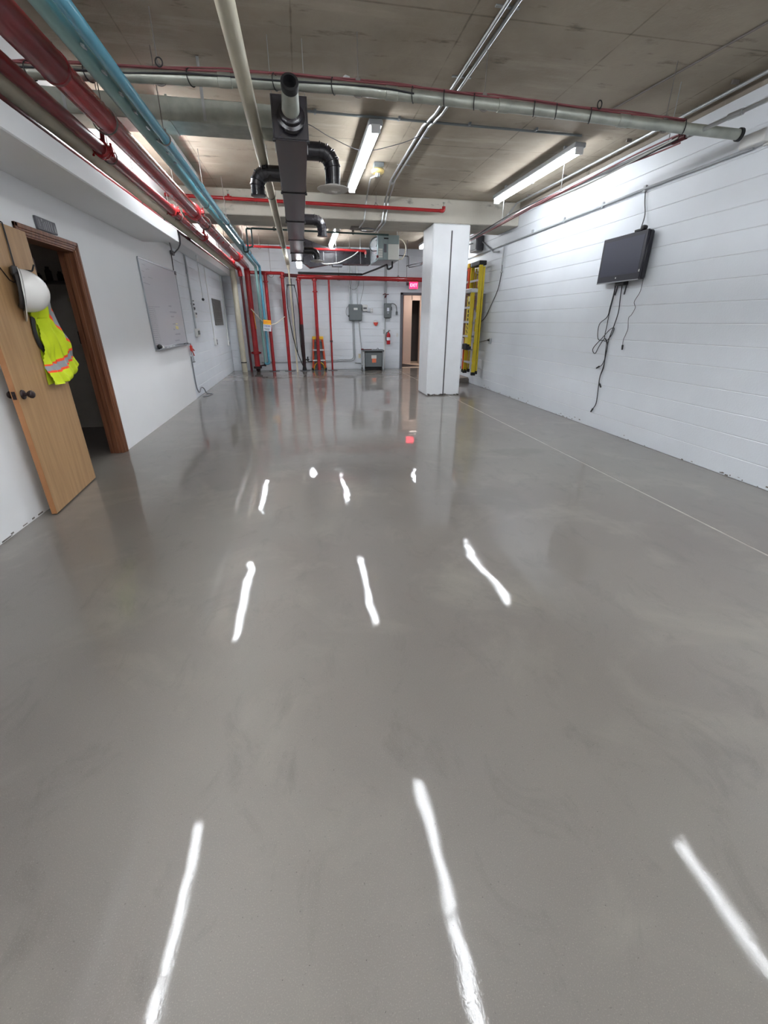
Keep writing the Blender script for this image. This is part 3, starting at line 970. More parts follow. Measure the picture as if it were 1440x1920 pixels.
t = wall_conduit('wall_conduit', [(XL + 0.02, 10.20, 2.62), (XL + 0.02, 10.2, 2.5), (XL + 0.02, 10.15, 1.29)], 0.016, 'painted conduit running down the block wall to the switch box', straps=((XL + 0.012, 10.19, 2.3), (XL + 0.012, 10.16, 1.75)))
t2 = thing('switch_box', (XL, 10.18, 1.12), 'painted switch box at the foot of the conduit on the block wall', 'switch')
obj('box_body', MB().box(XL, XL + 0.05, 10.08, 10.36, 1.13, 1.29, 0.006), M['plastic'], t2)
for y in (10.16, 10.27):
    obj('toggle', MB().box(XL + 0.05, XL + 0.062, y - 0.02, y + 0.02, 1.17, 1.25, 0.004), M['greymetal'], t2)
for i, (y, z, r) in enumerate(((10.31, 1.81, 0.014), (10.31, 1.745, 0.024), (10.33, 1.67, 0.034))):
    o = obj('rotary_control', MB().lathe((XL, y, z), (1, 0, 0), [(r, 0), (r, 0.012), (r * 0.5, 0.016), (r * 0.8, 0.03), (r * 0.3, 0.036)], 12), M['greydark'])
    tag(o, ('smallest and topmost dark knob on the block wall', 'middle dark knob on the block wall', 'largest and lowest dark knob on the block wall')[i], 'knob')
t = thing('thermostat', (XL, 10.33, 1.5), 'small pale control with two dark buttons under the wall knobs', 'thermostat')
obj('case', MB().box(XL, XL + 0.03, 10.27, 10.42, 1.49, 1.60, 0.008), M['plastic'], t)
for y in (10.31, 10.38):
    obj('button', MB().box(XL + 0.03, XL + 0.04, y - 0.018, y + 0.018, 1.555, 1.59, 0.003), M['greydark'], t)
wall_conduit('wall_conduit', [(XL + 0.012, 12.8, 2.62), (XL + 0.012, 12.1, 2.62), (XL + 0.012, 12.1, 1.05)], 0.011, 'thin painted conduit down the block wall before the grey grille', 'plastic')
t2 = thing('outlet_box', (XL, 12.1, 0.85), 'white outlet box below the grey grille at the thin conduit', 'outlet')
obj('box_body', MB().box(XL, XL + 0.045, 12.0, 12.14, 0.87, 1.05, 0.006), M['plastic'], t2)
obj('cover', MB().box(XL, XL + 0.035, 12.18, 12.34, 0.87, 1.02, 0.004), M['emtp'], t2)
obj('socket', MB().box(XL + 0.035, XL + 0.04, 12.22, 12.30, 0.955, 1.0).box(XL + 0.035, XL + 0.04, 12.22, 12.30, 0.89, 0.935), M['greydark'], t2)
wall_conduit('wall_conduit', [(XL + 0.012, 14.3, 2.62), (XL + 0.012, 14.3, 1.6), (XL + 0.012, 14.2, 0.85)], 0.011, 'thin painted conduit in the corner beside the cream riser', 'plastic')
t2 = thing('outlet_box', (XL, 14.2, 0.76), 'small outlet at the corner conduit by the cream riser', 'outlet')
obj('box_body', MB().box(XL, XL + 0.04, 14.14, 14.28, 0.77, 0.9, 0.005), M['plastic'], t2)
obj('socket', MB().box(XL + 0.04, XL + 0.044, 14.17, 14.25, 0.80, 0.87), M['greydark'], t2)
t = thing('air_grille', (XL, 13.12, 1.33), 'grey metal air grille set in the white block wall', 'grille')
obj('frame', MB().box(XL, XL + 0.02, 12.52, 13.74, 1.33, 1.36, 0.004).box(XL, XL + 0.02, 12.52, 13.74, 1.925, 1.955, 0.004).box(XL, XL + 0.02, 12.52, 12.56, 1.33, 1.955, 0.004).box(XL, XL + 0.02, 13.70, 13.74, 1.33, 1.955, 0.004), M['louver'], t)
obj('backing', MB().box(XL, XL + 0.004, 12.54, 13.72, 1.34, 1.94), M['greydark'], t)
for i in range(22):
    obj('slat', MB().obox((XL + 0.011, 13.13, 1.375 + i * 0.0252), (0.008, 0.57, 0.0075), Matrix.Rotation(-0.6, 3, 'Y')), M['louver'], t)
t = thing('pull_rod', (-1.95, 10.3, 1.8), 'thin steel rod with dark ball end hanging below the dark red pipe', 'rod')
obj('rod_shaft', MB().cyl((-1.955, 10.30, 2.82), (-1.95, 10.30, 1.86), 0.007, 8), M['emt'], t)
obj('ball_end', MB().lathe((-1.95, 10.30, 1.81), (0, 0, 1), [(0.004, 0), (0.022, 0.012), (0.027, 0.028), (0.022, 0.044), (0.006, 0.055)], 12), M['blackm'], t)
obj('top_fitting', MB().cyl((-1.955, 10.30, 2.78), (-1.955, 10.30, 2.835), 0.016, 10), M['blackm'], t)


# ------------------------------------------------------------------ pipe helpers
def coupling(c, ax, r, parent, m_='red', bolts=True):
    """grooved coupling: two ribs and two bolt lugs"""
    c, ax = Vector(c), Vector(ax).normalized()
    mb = MB().lathe(c - ax * 0.045, ax, [(r * 1.02, 0), (r * 1.28, 0.008), (r * 1.28, 0.03), (r * 1.16, 0.036), (r * 1.16, 0.054), (r * 1.28, 0.06), (r * 1.28, 0.082), (r * 1.02, 0.09)], 24)
    o = obj('coupling', mb, M[m_], parent)
    if bolts:
        u = ax.orthogonal().normalized()
        u = Vector((1, 0, 0)) if abs(ax.x) < 0.5 else Vector((0, 0, 1))
        for s_ in (-1, 1):
            p_ = c + u * s_ * (r * 1.45)
            v = ax.cross(u)
            R = Matrix((u, v, ax)).transposed()
            obj('bolt_lug', MB().obox(p_, (r * 0.32, 0.022, 0.028), R, 0.006).cyl(p_ - v * 0.05, p_ + v * 0.05, 0.010, 8), M[m_], o)
    return o


def flange(c, ax, r, parent, m_='red', t_=0.03, k=1.55):
    c, ax = Vector(c), Vector(ax).normalized()
    return obj('flange', MB().lathe(c - ax * t_ / 2, ax, [(r, -0.01), (r * k, 0.0), (r * k, t_), (r, t_ + 0.01)], 22), M[m_], parent)


def hanger(c, r, parent, top=ZC, m_='rodgrey'):
    """clevis ring and threaded rod up to the slab"""
    c = Vector(c)
    ring = [c + Vector((math.cos(a), 0, math.sin(a))) * (r + 0.006) for a in [2 * PI * i / 20 for i in range(21)]]
    mb = MB().tube(ring, 0.006, 6)
    mb.cyl(c + Vector((0, 0, r)), (c.x, c.y, top), 0.004, 8)
    mb.box(c.x - 0.02, c.x + 0.02, c.y - 0.012, c.y + 0.012, c.z + r, c.z + r + 0.03, 0.004)
    return obj('hanger', mb, M[m_], parent)


Y1 = -3.4
# big red main with its riser
t = thing('fire_main', (-1.41, 14.35, 0), 'widest red pipe along the ceiling, turning down as the thickest red riser', 'pipe')
D0, D1 = Vector((-1.40, Y1, 2.885)), Vector((-1.41, 14.35, 2.845))
obj('pipe_run', MB().tube([D0, (-1.402, 3.86, 2.873)], 0.088, 28), M['maroon'], t)
obj('pipe_run', MB().tube(fillet([(-1.402, 3.86, 2.873), D1, (-1.405, 14.35, 0.13)], 0.2, 8), 0.080, 28), M['red'], t)
obj('collar_ring', MB().lathe((-1.402, 3.83, 2.873), (0, 1, 0), [(0.084, 0), (0.0925, 0.01), (0.0925, 0.035), (0.08, 0.05)], 28), M['maroon'], t)
coupling((-1.403, 7.72, 2.866), (0, 1, 0), 0.083, t)
coupling((-1.405, 12.3, 2.85), (0, 1, 0), 0.083, t)
coupling((-1.405, 14.35, 0.55), (0, 0, 1), 0.083, t)
flange((-1.405, 14.35, 0.125), (0, 0, 1), 0.082, t, 'soot', 0.05, 1.5)
obj('drain_elbow', MB().tube(fillet([(-1.405, 14.35, 0.13), (-1.405, 14.35, 0.05), (-1.405, 14.55, 0.05)], 0.05), 0.06, 16), M['soot'], t)
obj('side_valve', MB().cyl((-1.32, 14.33, 0.17), (-1.17, 14.30, 0.20), 0.022, 10).box(-1.20, -1.14, 14.27, 14.34, 0.16, 0.25, 0.008), M['soot'], t)
for y in (-0.2, 4.62, 8.5, 10.5):
    hanger((-1.403, y, 2.866), 0.084, t)
# second red pipe
t = thing('fire_pipe', (-1.60, 14.36, 0), 'medium red pipe with three clamp couplings beside the widest red main', 'pipe')
obj('pipe_run', MB().tube([(-1.66, Y1, 2.855), (-1.66, 7.57, 2.84)], 0.052, 20), M['maroon'], t)
obj('pipe_run', MB().tube(fillet([(-1.66, 7.57, 2.84), (-1.66, 14.15, 2.82), (-1.66, 14.36, 2.80)], 0.05), 0.052, 20), M['red'], t)
obj('elbow', MB().tube(fillet([(-1.66, 14.20, 2.81), (-1.62, 14.36, 2.80), (-1.60, 14.36, 2.60)], 0.12), 0.06, 18), M['red'], t)
obj('riser', MB().cyl((-1.60, 14.36, 2.66), (-1.60, 14.36, 0.0), 0.034, 16), M['darkred'], t)
for y in (5.22, 7.57, 9.64, 13.2):
    coupling((-1.66, y, 2.843), (0, 1, 0), 0.055, t)
obj('drop_arm', MB().tube(curve([(-1.60, 5.12, 3.02), (-1.61, 5.16, 2.97), (-1.63, 5.2, 2.92), (-1.64, 5.22, 2.88)]), 0.02, 10), M['maroon'], t)
obj('drop_arm', MB().tube(curve([(-1.60, 9.5, 3.02), (-1.61, 9.56, 2.97), (-1.63, 9.62, 2.92), (-1.64, 9.64, 2.88)]), 0.018, 10), M['red'], t)
for y in (2.4, 5.4, 7.9, 11.4):
    hanger((-1.66, y, 2.843), 0.054, t)
# cream pipe and riser
t = thing('cream_pipe', (-1.80, 14.33, 0), 'thick cream pipe between red pipes, turning down as cream riser in the corner', 'pipe')
obj('pipe_run', MB().tube(fillet([(-1.80, Y1, 2.885), (-1.80, 14.33, 2.83), (-1.80, 14.33, 0.0)], 0.16, 8), 0.079, 26), M['cream'], t)
obj('clamp_band', MB().lathe((-1.80, 14.33, 0.26), (0, 0, 1), [(0.079, 0), (0.085, 0.002), (0.085, 0.03), (0.079, 0.032)], 24), M['blackm'], t)
for y in (3.0, 8.0, 12.0):
    hanger((-1.80, y, 2.865), 0.08, t)
# dark red pipe closest to the wall
t = thing('fire_pipe', (-1.98, 5, 2.85), 'narrow dark red pipe nearest the white downstand, ending in the corner', 'pipe')
obj('pipe_run', MB().tube([(-1.985, Y1, 2.89), (-1.98, 9.77, 2.84)], 0.041, 18), M['maroon'], t)
obj('pipe_run', MB().tube(fillet([(-1.98, 9.77, 2.84), (-1.975, 14.3, 2.79), (-1.975, 14.69, 2.79)], 0.05), 0.041, 18), M['darkred'], t)
coupling((-1.98, 9.77, 2.84), (0, 1, 0), 0.044, t, 'darkred')
for y in (3.6, 7.2, 12.4):
    hanger((-1.98, y, 2.855), 0.043, t)
# seafoam and blue pair
t = thing('seafoam_pipe', (-1.15, 14.2, 0.26), 'pale seafoam green pipe beside the blue one, with thin riser', 'pipe')
obj('insulated_run', MB().tube([(-1.15, Y1, 2.87), (-1.15, 6.35, 2.868)], 0.049, 22), M['seafoam'], t)
obj('pipe_run', MB().tube(fillet([(-1.15, 6.35, 2.868), (-1.15, 14.22, 2.85), (-1.15, 14.22, 0.28)], 0.08), 0.041, 20), M['seafoam'], t)
for y in (6.35, 10.9):
    obj('joint_ring', MB().lathe((-1.15, y - 0.02, 2.867), (0, 1, 0), [(0.043, 0), (0.05, 0.006), (0.05, 0.034), (0.043, 0.04)], 20), M['seafoam'], t)
for y in (2.8, 7.2, 11.6):
    hanger((-1.15, y, 2.867), 0.045, t)
t = thing('blue_pipe', (-1.04, 14.22, 0.2), 'bright blue pipe beside the seafoam one, with blue riser', 'pipe')
obj('pipe_run', MB().tube(fillet([(-1.035, Y1, 2.862), (-1.04, 14.22, 2.85), (-1.04, 14.22, 0.24), (-1.15, 14.22, 0.24), (-1.15, 14.22, 0.32)], 0.06), 0.036, 20), M['blue'], t)
for y in (6.36, 10.2):
    obj('joint_ring', MB().lathe((-1.038, y - 0.02, 2.857), (0, 1, 0), [(0.036, 0), (0.042, 0.006), (0.042, 0.034), (0.036, 0.04)], 20), M['blue'], t)
for y in (2.8, 4.9, 8.3, 11.6):
    hanger((-1.038, y, 2.857), 0.038, t)
t = thing('saddle_clip_strip', (-1.094, 4.5, 2.84), 'row of bright steel clips between the seafoam and blue pipes', 'clips')
for y in [3.5 + i * 0.28 for i in range(8)] + [8.0, 8.3, 8.6, 8.9, 10.2, 10.6]:
    obj('clip', MB().obox((-1.094, y, 2.838), (0.012, 0.02, 0.006), Matrix.Rotation(0.4, 3, 'Y'), 0.002), M['emt'], t)
# teal loop beyond the beam
t = thing('teal_branch', (-0.9, 10.4, 2.8), 'thin dark teal pipe crossing behind the beam with a square loop', 'pipe')
obj('pipe_run', MB().tube(fillet([(1.95, 10.4, 3.10), (-0.85, 10.4, 3.13), (-0.85, 10.4, 2.82), (-0.93, 10.4, 2.80)], 0.03), 0.017, 10), M['teal'], t)
obj('loop', MB().tube(fillet([(-0.85, 10.42, 3.12), (-0.95, 10.42, 3.13), (-0.95, 10.42, 2.72), (-1.04, 10.42, 2.72), (-1.04, 10.42, 2.86)], 0.04), 0.017, 10), M['teal'], t)
hanger((1.2, 10.4, 3.112), 0.02, t)
hanger((-0.4, 10.4, 3.127), 0.02, t)
# cream overhead pipe with thin drop
t = thing('cream_pipe', (-0.2, 14.14, 0), 'long cream pipe overhead beside the black duct, dropping as thin cream riser', 'pipe')
obj('pipe_run', MB().tube([(-0.285, Y1, 2.945), (-0.252, 14.05, 2.945)], [0.053, 0.052], 22), M['cream'], t)
obj('end_fitting', MB().tube(fillet([(-0.252, 14.02, 2.945), (-0.245, 14.14, 2.93), (-0.235, 14.14, 2.78)], 0.06), [0.053] * 9 + [0.03], 14), M['cream'], t)
obj('riser', MB().tube([(-0.235, 14.14, 2.82), (-0.22, 14.14, 1.4), (-0.20, 14.14, 0.0)], 0.024, 14), M['tan'], t)
for y in (2.6, 6.9, 11.0):
    hanger((-0.27, y, 2.945), 0.055, t)
# hose manifold on that riser
t = thing('hose_bracket', (-0.21, 14.12, 2.38), 'black cross arm on the cream riser with two hanging black hoses', 'hose')
obj('cross_arm', MB().box(-0.33, -0.09, 14.10, 14.16, 2.375, 2.40, 0.005).cyl((-0.315, 14.12, 2.33), (-0.315, 14.12, 2.39), 0.016, 8).cyl((-0.105, 14.12, 2.33), (-0.105, 14.12, 2.39), 0.016, 8), M['blackm'], t)
obj('hose', MB().tube(curve([(-0.315, 14.12, 2.36), (-0.345, 14.11, 2.1), (-0.34, 14.10, 1.7), (-0.27, 14.10, 1.1), (-0.17, 14.09, 0.6), (-0.05, 14.10, 0.25), (0.0, 14.2, 0.12)]), 0.012, 8), M['rubber'], t)
obj('hose', MB().tube(curve([(-0.105, 14.12, 2.36), (-0.06, 14.11, 2.1), (-0.03, 14.10, 1.6), (-0.05, 14.09, 1.0), (-0.03, 14.1, 0.5), (0.0, 14.18, 0.3)]), 0.012, 8), M['rubber'], t)
obj('thin_rod', MB().tube([(-0.185, 14.09, 2.55), (-0.18, 14.085, 1.3), (-0.15, 14.09, 0.5)], 0.010, 8), M['blackm'], t)

# headers and risers at the end wall
t = thing('header_pipe', (0.5, 14.36, 2.6), 'long red header pipe along the end wall above the risers', 'pipe')
obj('pipe_run', MB().tube(fillet([(-1.40, 14.36, 2.71), (-0.44, 14.36, 2.70), (-0.38, 14.36, 2.68)], 0.1), 0.043, 18), M['red'], t)
obj('pipe_run', MB().cyl((-0.40, 14.36, 2.66), (0.05, 14.36, 2.64), 0.045, 18), M['darkred'], t)
obj('pipe_run', MB().cyl((0.0, 14.36, 2.625), (4.15, 14.36, 2.60), 0.062, 20), M['red'], t)
obj('pipe_end', MB().cyl((4.1, 14.36, 2.60), (4.19, 14.36, 2.60), 0.07, 16), M['red'], t)
for x in (-0.75, 1.2, 3.0):
    hanger((x, 14.36, 2.66 if x < 0 else 2.612), 0.064, t)
RIS = [(-0.92, 0.050, 2.70, 'red', 'first slim red riser to the side of the blue riser', (2.66, 2.48)),
       (-0.44, 0.050, 2.70, 'red', 'red riser just beside the cream riser with hoses', (2.60,)),
       (0.02, 0.052, 2.62, 'red', 'red riser turning black with soot towards the floor', (2.54,)),
       (0.48, 0.050, 2.60, 'red', 'red riser in front of the small orange ladder', (2.54, 2.24)),
       (0.90, 0.028, 2.60, 'red', 'thinnest red riser, beside the small orange ladder', ())]
for x, r, zt, mm, lb, fl in RIS:
    t = thing('fire_riser', (x, 14.36, 0), lb, 'pipe')
    if x == 0.02:
        obj('riser_pipe', MB().cyl((x, 14.36, zt), (x, 14.36, 1.35), r, 18), M['red'], t)
        obj('sooty_length', MB().cyl((x, 14.36, 1.35), (x, 14.36, 0.0), r * 1.02, 18), M['soot'], t)
        obj('boot', MB().lathe((x, 14.36, 0.0), (0, 0, 1), [(0.07, 0), (0.075, 0.02), (0.06, 0.09), (0.054, 0.12)], 18), M['blackm'], t)
        obj('side_valve', MB().cyl((x, 14.38, 0.33), (x + 0.16, 14.42, 0.33), 0.02, 8).cyl((x + 0.12, 14.42, 0.28), (x + 0.12, 14.42, 0.42), 0.022, 8).cyl((x + 0.12, 14.42, 0.27), (x + 0.26, 14.44, 0.27), 0.018, 8), M['blackm'], t)
    else:
        obj('riser_pipe', MB().cyl((x, 14.36, zt), (x, 14.36, 0.0), r, 18), M[mm], t)
    for z in fl:
        flange((x, 14.36, z), (0, 0, 1), r, t, 'red', 0.028, 1.5)
    if r < 0.04:
        flange((x, 14.36, 0.87), (0, 0, 1), r, t, 'darkred', 0.04, 1.5)
    obj('floor_plate', MB().lathe((x + 0.01, 14.38, 0), (0, 0, 1), [(0.16, 0), (0.16, 0.008), (0.1, 0.014), (r * 1.05, 0.018)], 20), M['greydark'], t)

# rope with its sign
t = thing('rope_sign', (-0.99, 14.22, 1.15), 'sagging white rope between red risers holding an OUT OF ORDER card', 'sign')
obj('rope', MB().tube(curve([(-1.40, 14.255, 1.76), (-1.24, 14.18, 1.57), (-1.09, 14.155, 1.42), (-0.98, 14.15, 1.36), (-0.88, 14.15, 1.34), (-0.72, 14.18, 1.38), (-0.56, 14.24, 1.49), (-0.46, 14.295, 1.56)]), 0.013, 8), M['rope'], t)
obj('orange_tail', MB().tube([(-1.36, 14.245, 1.74), (-1.335, 14.25, 1.5), (-1.32, 14.252, 1.22)], 0.012, 8), M['ropeor'], t)
obj('orange_tail', MB().tube([(-0.50, 14.28, 1.53), (-0.495, 14.285, 1.3), (-0.49, 14.29, 1.05)], 0.007, 8), M['rope'], t)
RS = Matrix.Rotation(0.10, 3, 'Y')
sc = Vector((-0.985, 14.135, 1.31))


def sg(u, v, d=0.0):
    return sc + RS @ Vector((u, -d - 0.004, v))


obj('yellow_card', MB().obox(sg(0, 0.095, -0.002), (0.11, 0.002, 0.062), RS), M['caution'], t)
obj('white_card', MB().obox(sg(0, -0.055, -0.002), (0.115, 0.002, 0.09), RS), M['paper'], t)
obj('lettering', text_mb('OUT OF', 0.062, lambda u, v, d: sg(u * 0.9, v + 0.095, 0.002 + d)), M['orange'], t, smooth=False)
obj('lettering', text_mb('ORDER', 0.066, lambda u, v, d: sg(u * 0.9, v - 0.01, 0.002 + d)), M['inkblue'], t, smooth=False)
mb = MB()
for k in range(3):
    mb.obox(sg(-0.01 + 0.01 * k, -0.075 - k * 0.022, 0.001), (0.08 - 0.01 * k, 0.001, 0.005), RS)
obj('small_print', mb, M['greymetal'], t, smooth=False)


# ------------------------------------------------------------------ ladders
def rot_z(a):
    return Matrix.Rotation(a, 3, 'Z')


def stepladder(name, o, ux, un, wid, h, label, rail, cap, steps=7, top_k=0.8, mcap=None, feet=True, rear=True, loc=None):
    """folded step ladder. o = foot centre, ux = along its width, un = out of its front face"""
    o, ux, un = Vector(o), Vector(ux).normalized(), Vector(un).normalized()
    R = Matrix((ux, un, Vector((0, 0, 1)))).transposed()
    t = thing(name, o, label, 'ladder')

    def P(a, n_, z):
        return o + ux * a + un * n_ + Vector((0, 0, z))
    for s_ in (-1, 1):
        a0, a1 = s_ * wid / 2, s_ * wid / 2 * top_k
        d = (P(a1, 0, h) - P(a0, 0, 0.05))
        ln = d.length; d.normalize()
        sx = (ux - d * ux.dot(d)).normalized()
        Rr = Matrix((sx, d.cross(sx) * -1, d)).transposed()
        mid = (P(a1, 0, h) + P(a0, 0, 0.05)) / 2
        mb = MB().obox(mid, (0.006, 0.04, ln / 2), Rr, 0.002)
        mb.obox(mid - sx * s_ * 0.022 + un * 0.037, (0.022, 0.004, ln / 2), Rr, 0.002)
        mb.obox(mid - sx * s_ * 0.022 - un * 0.037, (0.022, 0.004, ln / 2), Rr, 0.002)
        obj('side_rail', mb, M[rail], t)
        if rear:
            off = -0.085
            mb = MB().obox(mid + un * off - sx * s_ * 0.03, (0.006, 0.02, ln / 2 * 0.97), Rr, 0.002)
            mb.obox(mid + un * (off + 0.016) - sx * s_ * 0.042, (0.018, 0.004, ln / 2 * 0.97), Rr, 0.002)
            obj('rear_rail', mb, M[rail], t)
        if feet:
            obj('foot', MB().obox(P(a0 - s_ * 0.012, 0, 0.035), (0.032, 0.05, 0.036), R, 0.008), M['rubber'], t)
            if rear:
                obj('foot', MB().obox(P(a0 - s_ * 0.045, -0.085, 0.06), (0.028, 0.028, 0.036), R, 0.006), M['rubber'], t)
    for i in range(1, steps + 1):
        z = h * i / (steps + 1)
        k = 1 - (1 - top_k) * z / h
        obj('step', MB().obox(P(0, 0.0, z), (wid / 2 * k - 0.01, 0.042, 0.006), R, 0.002).obox(P(0, 0.04, z - 0.012), (wid / 2 * k - 0.01, 0.004, 0.022), R, 0.002), M['silverstep'], t)
    obj('top_cap', MB().obox(P(0, -0.03, h + 0.03), (wid / 2 * top_k + 0.012, 0.085, 0.045), R, 0.012), mcap or M[cap], t)
    return t, P, R


# three ladders hung on hooks on the block wall
t, P, R = stepladder('step_ladder', (3.97, 10.40, 0.26), (0, -1, 0), (-1, 0, 0), 0.60, 2.32, 'tall yellow step ladder with black cap, hung on the block wall', 'ladyel', 'blackm', 7, 0.9)
obj('spec_label', MB().obox(P(0.275, 0.043, 1.63), (0.02, 0.002, 0.13), R), M['label'], t)
obj('spec_label', MB().obox(P(0.275, 0.043, 1.30), (0.02, 0.002, 0.07), R), M['paper'], t)
obj('spec_label', MB().obox(P(0.28, 0.043, 0.85), (0.02, 0.002, 0.12), R), M['label'], t)
obj('cap_emblem', MB().lathe(P(-0.2, 0.057, 2.35), (-1, 0, 0), [(0.034, 0), (0.034, 0.003), (0.02, 0.005)], 16), M['silver'], t, 'silver oval emblem on the black cap')
obj('wall_hook', MB().tube(fillet([P(0.0, -0.21, 2.19), P(0.0, -0.06, 2.19), P(0, -0.06, 2.25)], 0.03), 0.008, 8).tube(fillet([P(-0.2, -0.21, 2.19), P(-0.2, -0.06, 2.19), P(-0.2, -0.06, 2.25)], 0.03), 0.008, 8), M['emt'], t)
t, P, R = stepladder('step_ladder', (3.95, 11.0, 0.28), (0, -1, 0), (-1, 0, 0), 0.58, 2.30, 'orange and blue step ladder with yellow cap, hung behind the pillar', 'ladora', 'capyel', 7, 1.0)
obj('side_board', MB().obox(P(0.0, -0.03, 1.9), (0.24, 0.01, 0.38), R), M['ladora'], t)
obj('side_board', MB().obox(P(-0.1, -0.02, 1.7), (0.13, 0.012, 0.55), R), M['ladblue'], t)
obj('spec_label', MB().obox(P(0.12, -0.018, 1.85), (0.025, 0.003, 0.16), R), M['label'], t)
obj('wall_hook', MB().tube(fillet([P(0.1, -0.28, 2.15), P(0.1, -0.06, 2.15), P(0.1, -0.06, 2.2)], 0.03), 0.008, 8).tube(fillet([P(-0.1, -0.28, 2.15), P(-0.1, -0.06, 2.15), P(-0.1, -0.06, 2.2)], 0.03), 0.008, 8), M['emt'], t)
# short platform ladder hung in front of both
t, P, R = stepladder('platform_ladder', (3.82, 10.46, 0.84), (0, -1, 0), (-1, 0, 0), 0.68, 1.20, 'short yellow ladder with black lettering hung before the tall yellow ladder', 'ladyel', 'silverstep', 3, 1.0, rear=False)
obj('spec_label', MB().obox(P(0.235, 0.037, 1.06), (0.03, 0.001, 0.05), R), M['label'], t)
obj('kick_panel', MB().obox(P(-0.12, -0.02, 0.70), (0.20, 0.008, 0.46), R), M['brown'], t)
obj('letter_panel', MB().obox(P(0.22, 0.03, 0.60), (0.105, 0.006, 0.52), R, 0.003), M['ladyel'], t)
obj('boot', MB().obox(P(0.21, 0.02, 0.06), (0.14, 0.05, 0.07), R, 0.02), M['rubber'], t)
obj('boot', MB().obox(P(-0.28, 0.02, 0.10), (0.10, 0.05, 0.14), R, 0.02), M['rubber'], t)
mb = MB()
for k in range(9):
    z = 0.98 - k * 0.085
    if k < 6:
        mb.obox(P(0.235, 0.037, z), (0.03, 0.0015, 0.032), R)
        mb.obox(P(0.20, 0.037, z + 0.01), (0.006, 0.0015, 0.012), R)
    else:
        mb.obox(P(0.22, 0.037, z), (0.05, 0.0015, 0.013), R @ Matrix.Rotation(0.7, 3, 'Y'))
obj('lettering', mb, M['blackm'], t, smooth=False, kind='stuff')
obj('wall_hook', MB().tube(fillet([P(0.0, -0.36, 1.06), P(0.0, 0.0, 1.06), P(0, 0, 1.10)], 0.03), 0.008, 8), M['emt'], t)
o = obj('concrete_curb', MB().box(3.78, 4.165, 10.85, 11.5, 0, 0.10, 0.008), M['concrete_pad'])
tag(o, 'low grey concrete curb on the floor below the hung ladders', 'curb')
o = obj('curb_slab', MB().box(3.80, 4.165, 10.9, 11.5, 0.10, 0.125, 0.006), M['curbtop'])
tag(o, 'pale worn slab lying on the grey curb', 'slab')
# small orange ladder at the end wall
t, P, R = stepladder('step_ladder', (0.49, 14.53, 0.0), (1, 0, 0), (0, -1, 0), 0.44, 0.93, 'small orange step ladder with yellow cap standing behind a red riser', 'ladora', 'capyel', 2, 0.72)
obj('kick_arch', MB().tube([P(math.cos(a) * 0.17, 0.02, 0.02 + math.sin(a) * 0.22) for a in [PI * i / 14 for i in range(15)]], 0.026, 8, flat=0.6), M['capyel'], t)
obj('back_sheet', MB().obox(P(0, -0.05, 0.45), (0.13, 0.004, 0.40), R), M['greymetal'], t)


# ------------------------------------------------------------------ electrical gear on the end wall
def bent(pts, r=0.05):
    return fillet(pts, r, 6)


t = thing('electrical_panel', (1.70, YB, 1.46), 'large grey electrical panel on the end wall', 'panel')
obj('cabinet', MB().box(1.50, 1.90, YB - 0.13, YB, 1.46, 1.92, 0.008), M['greymetal'], t)
obj('panel_door', MB().box(1.515, 1.885, YB - 0.145, YB - 0.13, 1.475, 1.905, 0.006), M['greymetal'], t)
obj('spec_label', MB().box(1.645, 1.765, YB - 0.148, YB - 0.145, 1.76, 1.82), M['label'], t)
obj('handle', MB().box(1.478, 1.50, YB - 0.11, YB - 0.05, 1.56, 1.62, 0.006), M['blackm'], t)
t = thing('conduit_group', (1.6, YB, 1.9), 'three thin steel conduits rising from the large grey panel', 'conduit')
for x in (1.545, 1.60, 1.78):
    obj('conduit_tube', MB().cyl((x, YB - 0.03, 1.92), (x, YB - 0.03, 3.3), 0.013, 8), M['emt'], t)
obj('loop_cable', MB().tube(curve([(1.56, YB - 0.03, 2.38), (1.64, YB - 0.04, 2.33), (1.72, YB - 0.04, 2.34), (1.80, YB - 0.03, 2.42), (1.86, YB - 0.02, 2.6)]), 0.006, 6), M['greycable'], t)
obj('loop_cable', MB().tube(curve([(1.97, YB - 0.02, 2.58), (1.97, YB - 0.02, 2.35), (1.90, YB - 0.02, 2.1), (1.86, YB - 0.02, 1.92)]), 0.005, 6), M['greycable'], t)
obj('loop_cable', MB().tube(curve([(1.5, YB - 0.03, 1.88), (1.43, YB - 0.02, 1.8), (1.42, YB - 0.02, 1.65), (1.48, YB - 0.03, 1.58)]), 0.006, 6), M['greycable'], t)
t = thing('conduit_group', (1.6, YB, 0.3), 'steel conduits dropping from the large grey panel towards the floor', 'conduit')
obj('conduit_tube', MB().tube(bent([(1.615, YB - 0.02, 1.46), (1.62, YB - 0.02, 0.31), (0.7, YB - 0.02, 0.29)], 0.13), 0.012, 8), M['emt'], t)
obj('conduit_tube', MB().tube(bent([(1.66, YB - 0.02, 1.46), (1.665, YB - 0.02, 0.26), (-1.3, YB - 0.02, 0.25)], 0.15), 0.012, 8), M['emt'], t)
obj('conduit_tube', MB().tube(bent([(1.82, YB - 0.02, 1.46), (1.83, YB - 0.02, 1.2), (1.88, YB - 0.03, 0.58)], 0.1), 0.012, 8), M['emt'], t)
obj('conduit_tube', MB().tube([(1.66, YB - 0.02, 0.20), (1.86, YB - 0.02, 0.19)], 0.014, 8), M['emt'], t)
t = thing('meter_box', (2.0, YB, 1.72), 'small meter box attached to the side of the large grey panel', 'meter')
obj('case', MB().box(1.925, 2.085, YB - 0.10, YB, 1.73, 1.91, 0.012), M['plastic'], t)
obj('display_window', MB().box(1.95, 2.06, YB - 0.106, YB - 0.10, 1.785, 1.835, 0.004), M['greydark'], t)
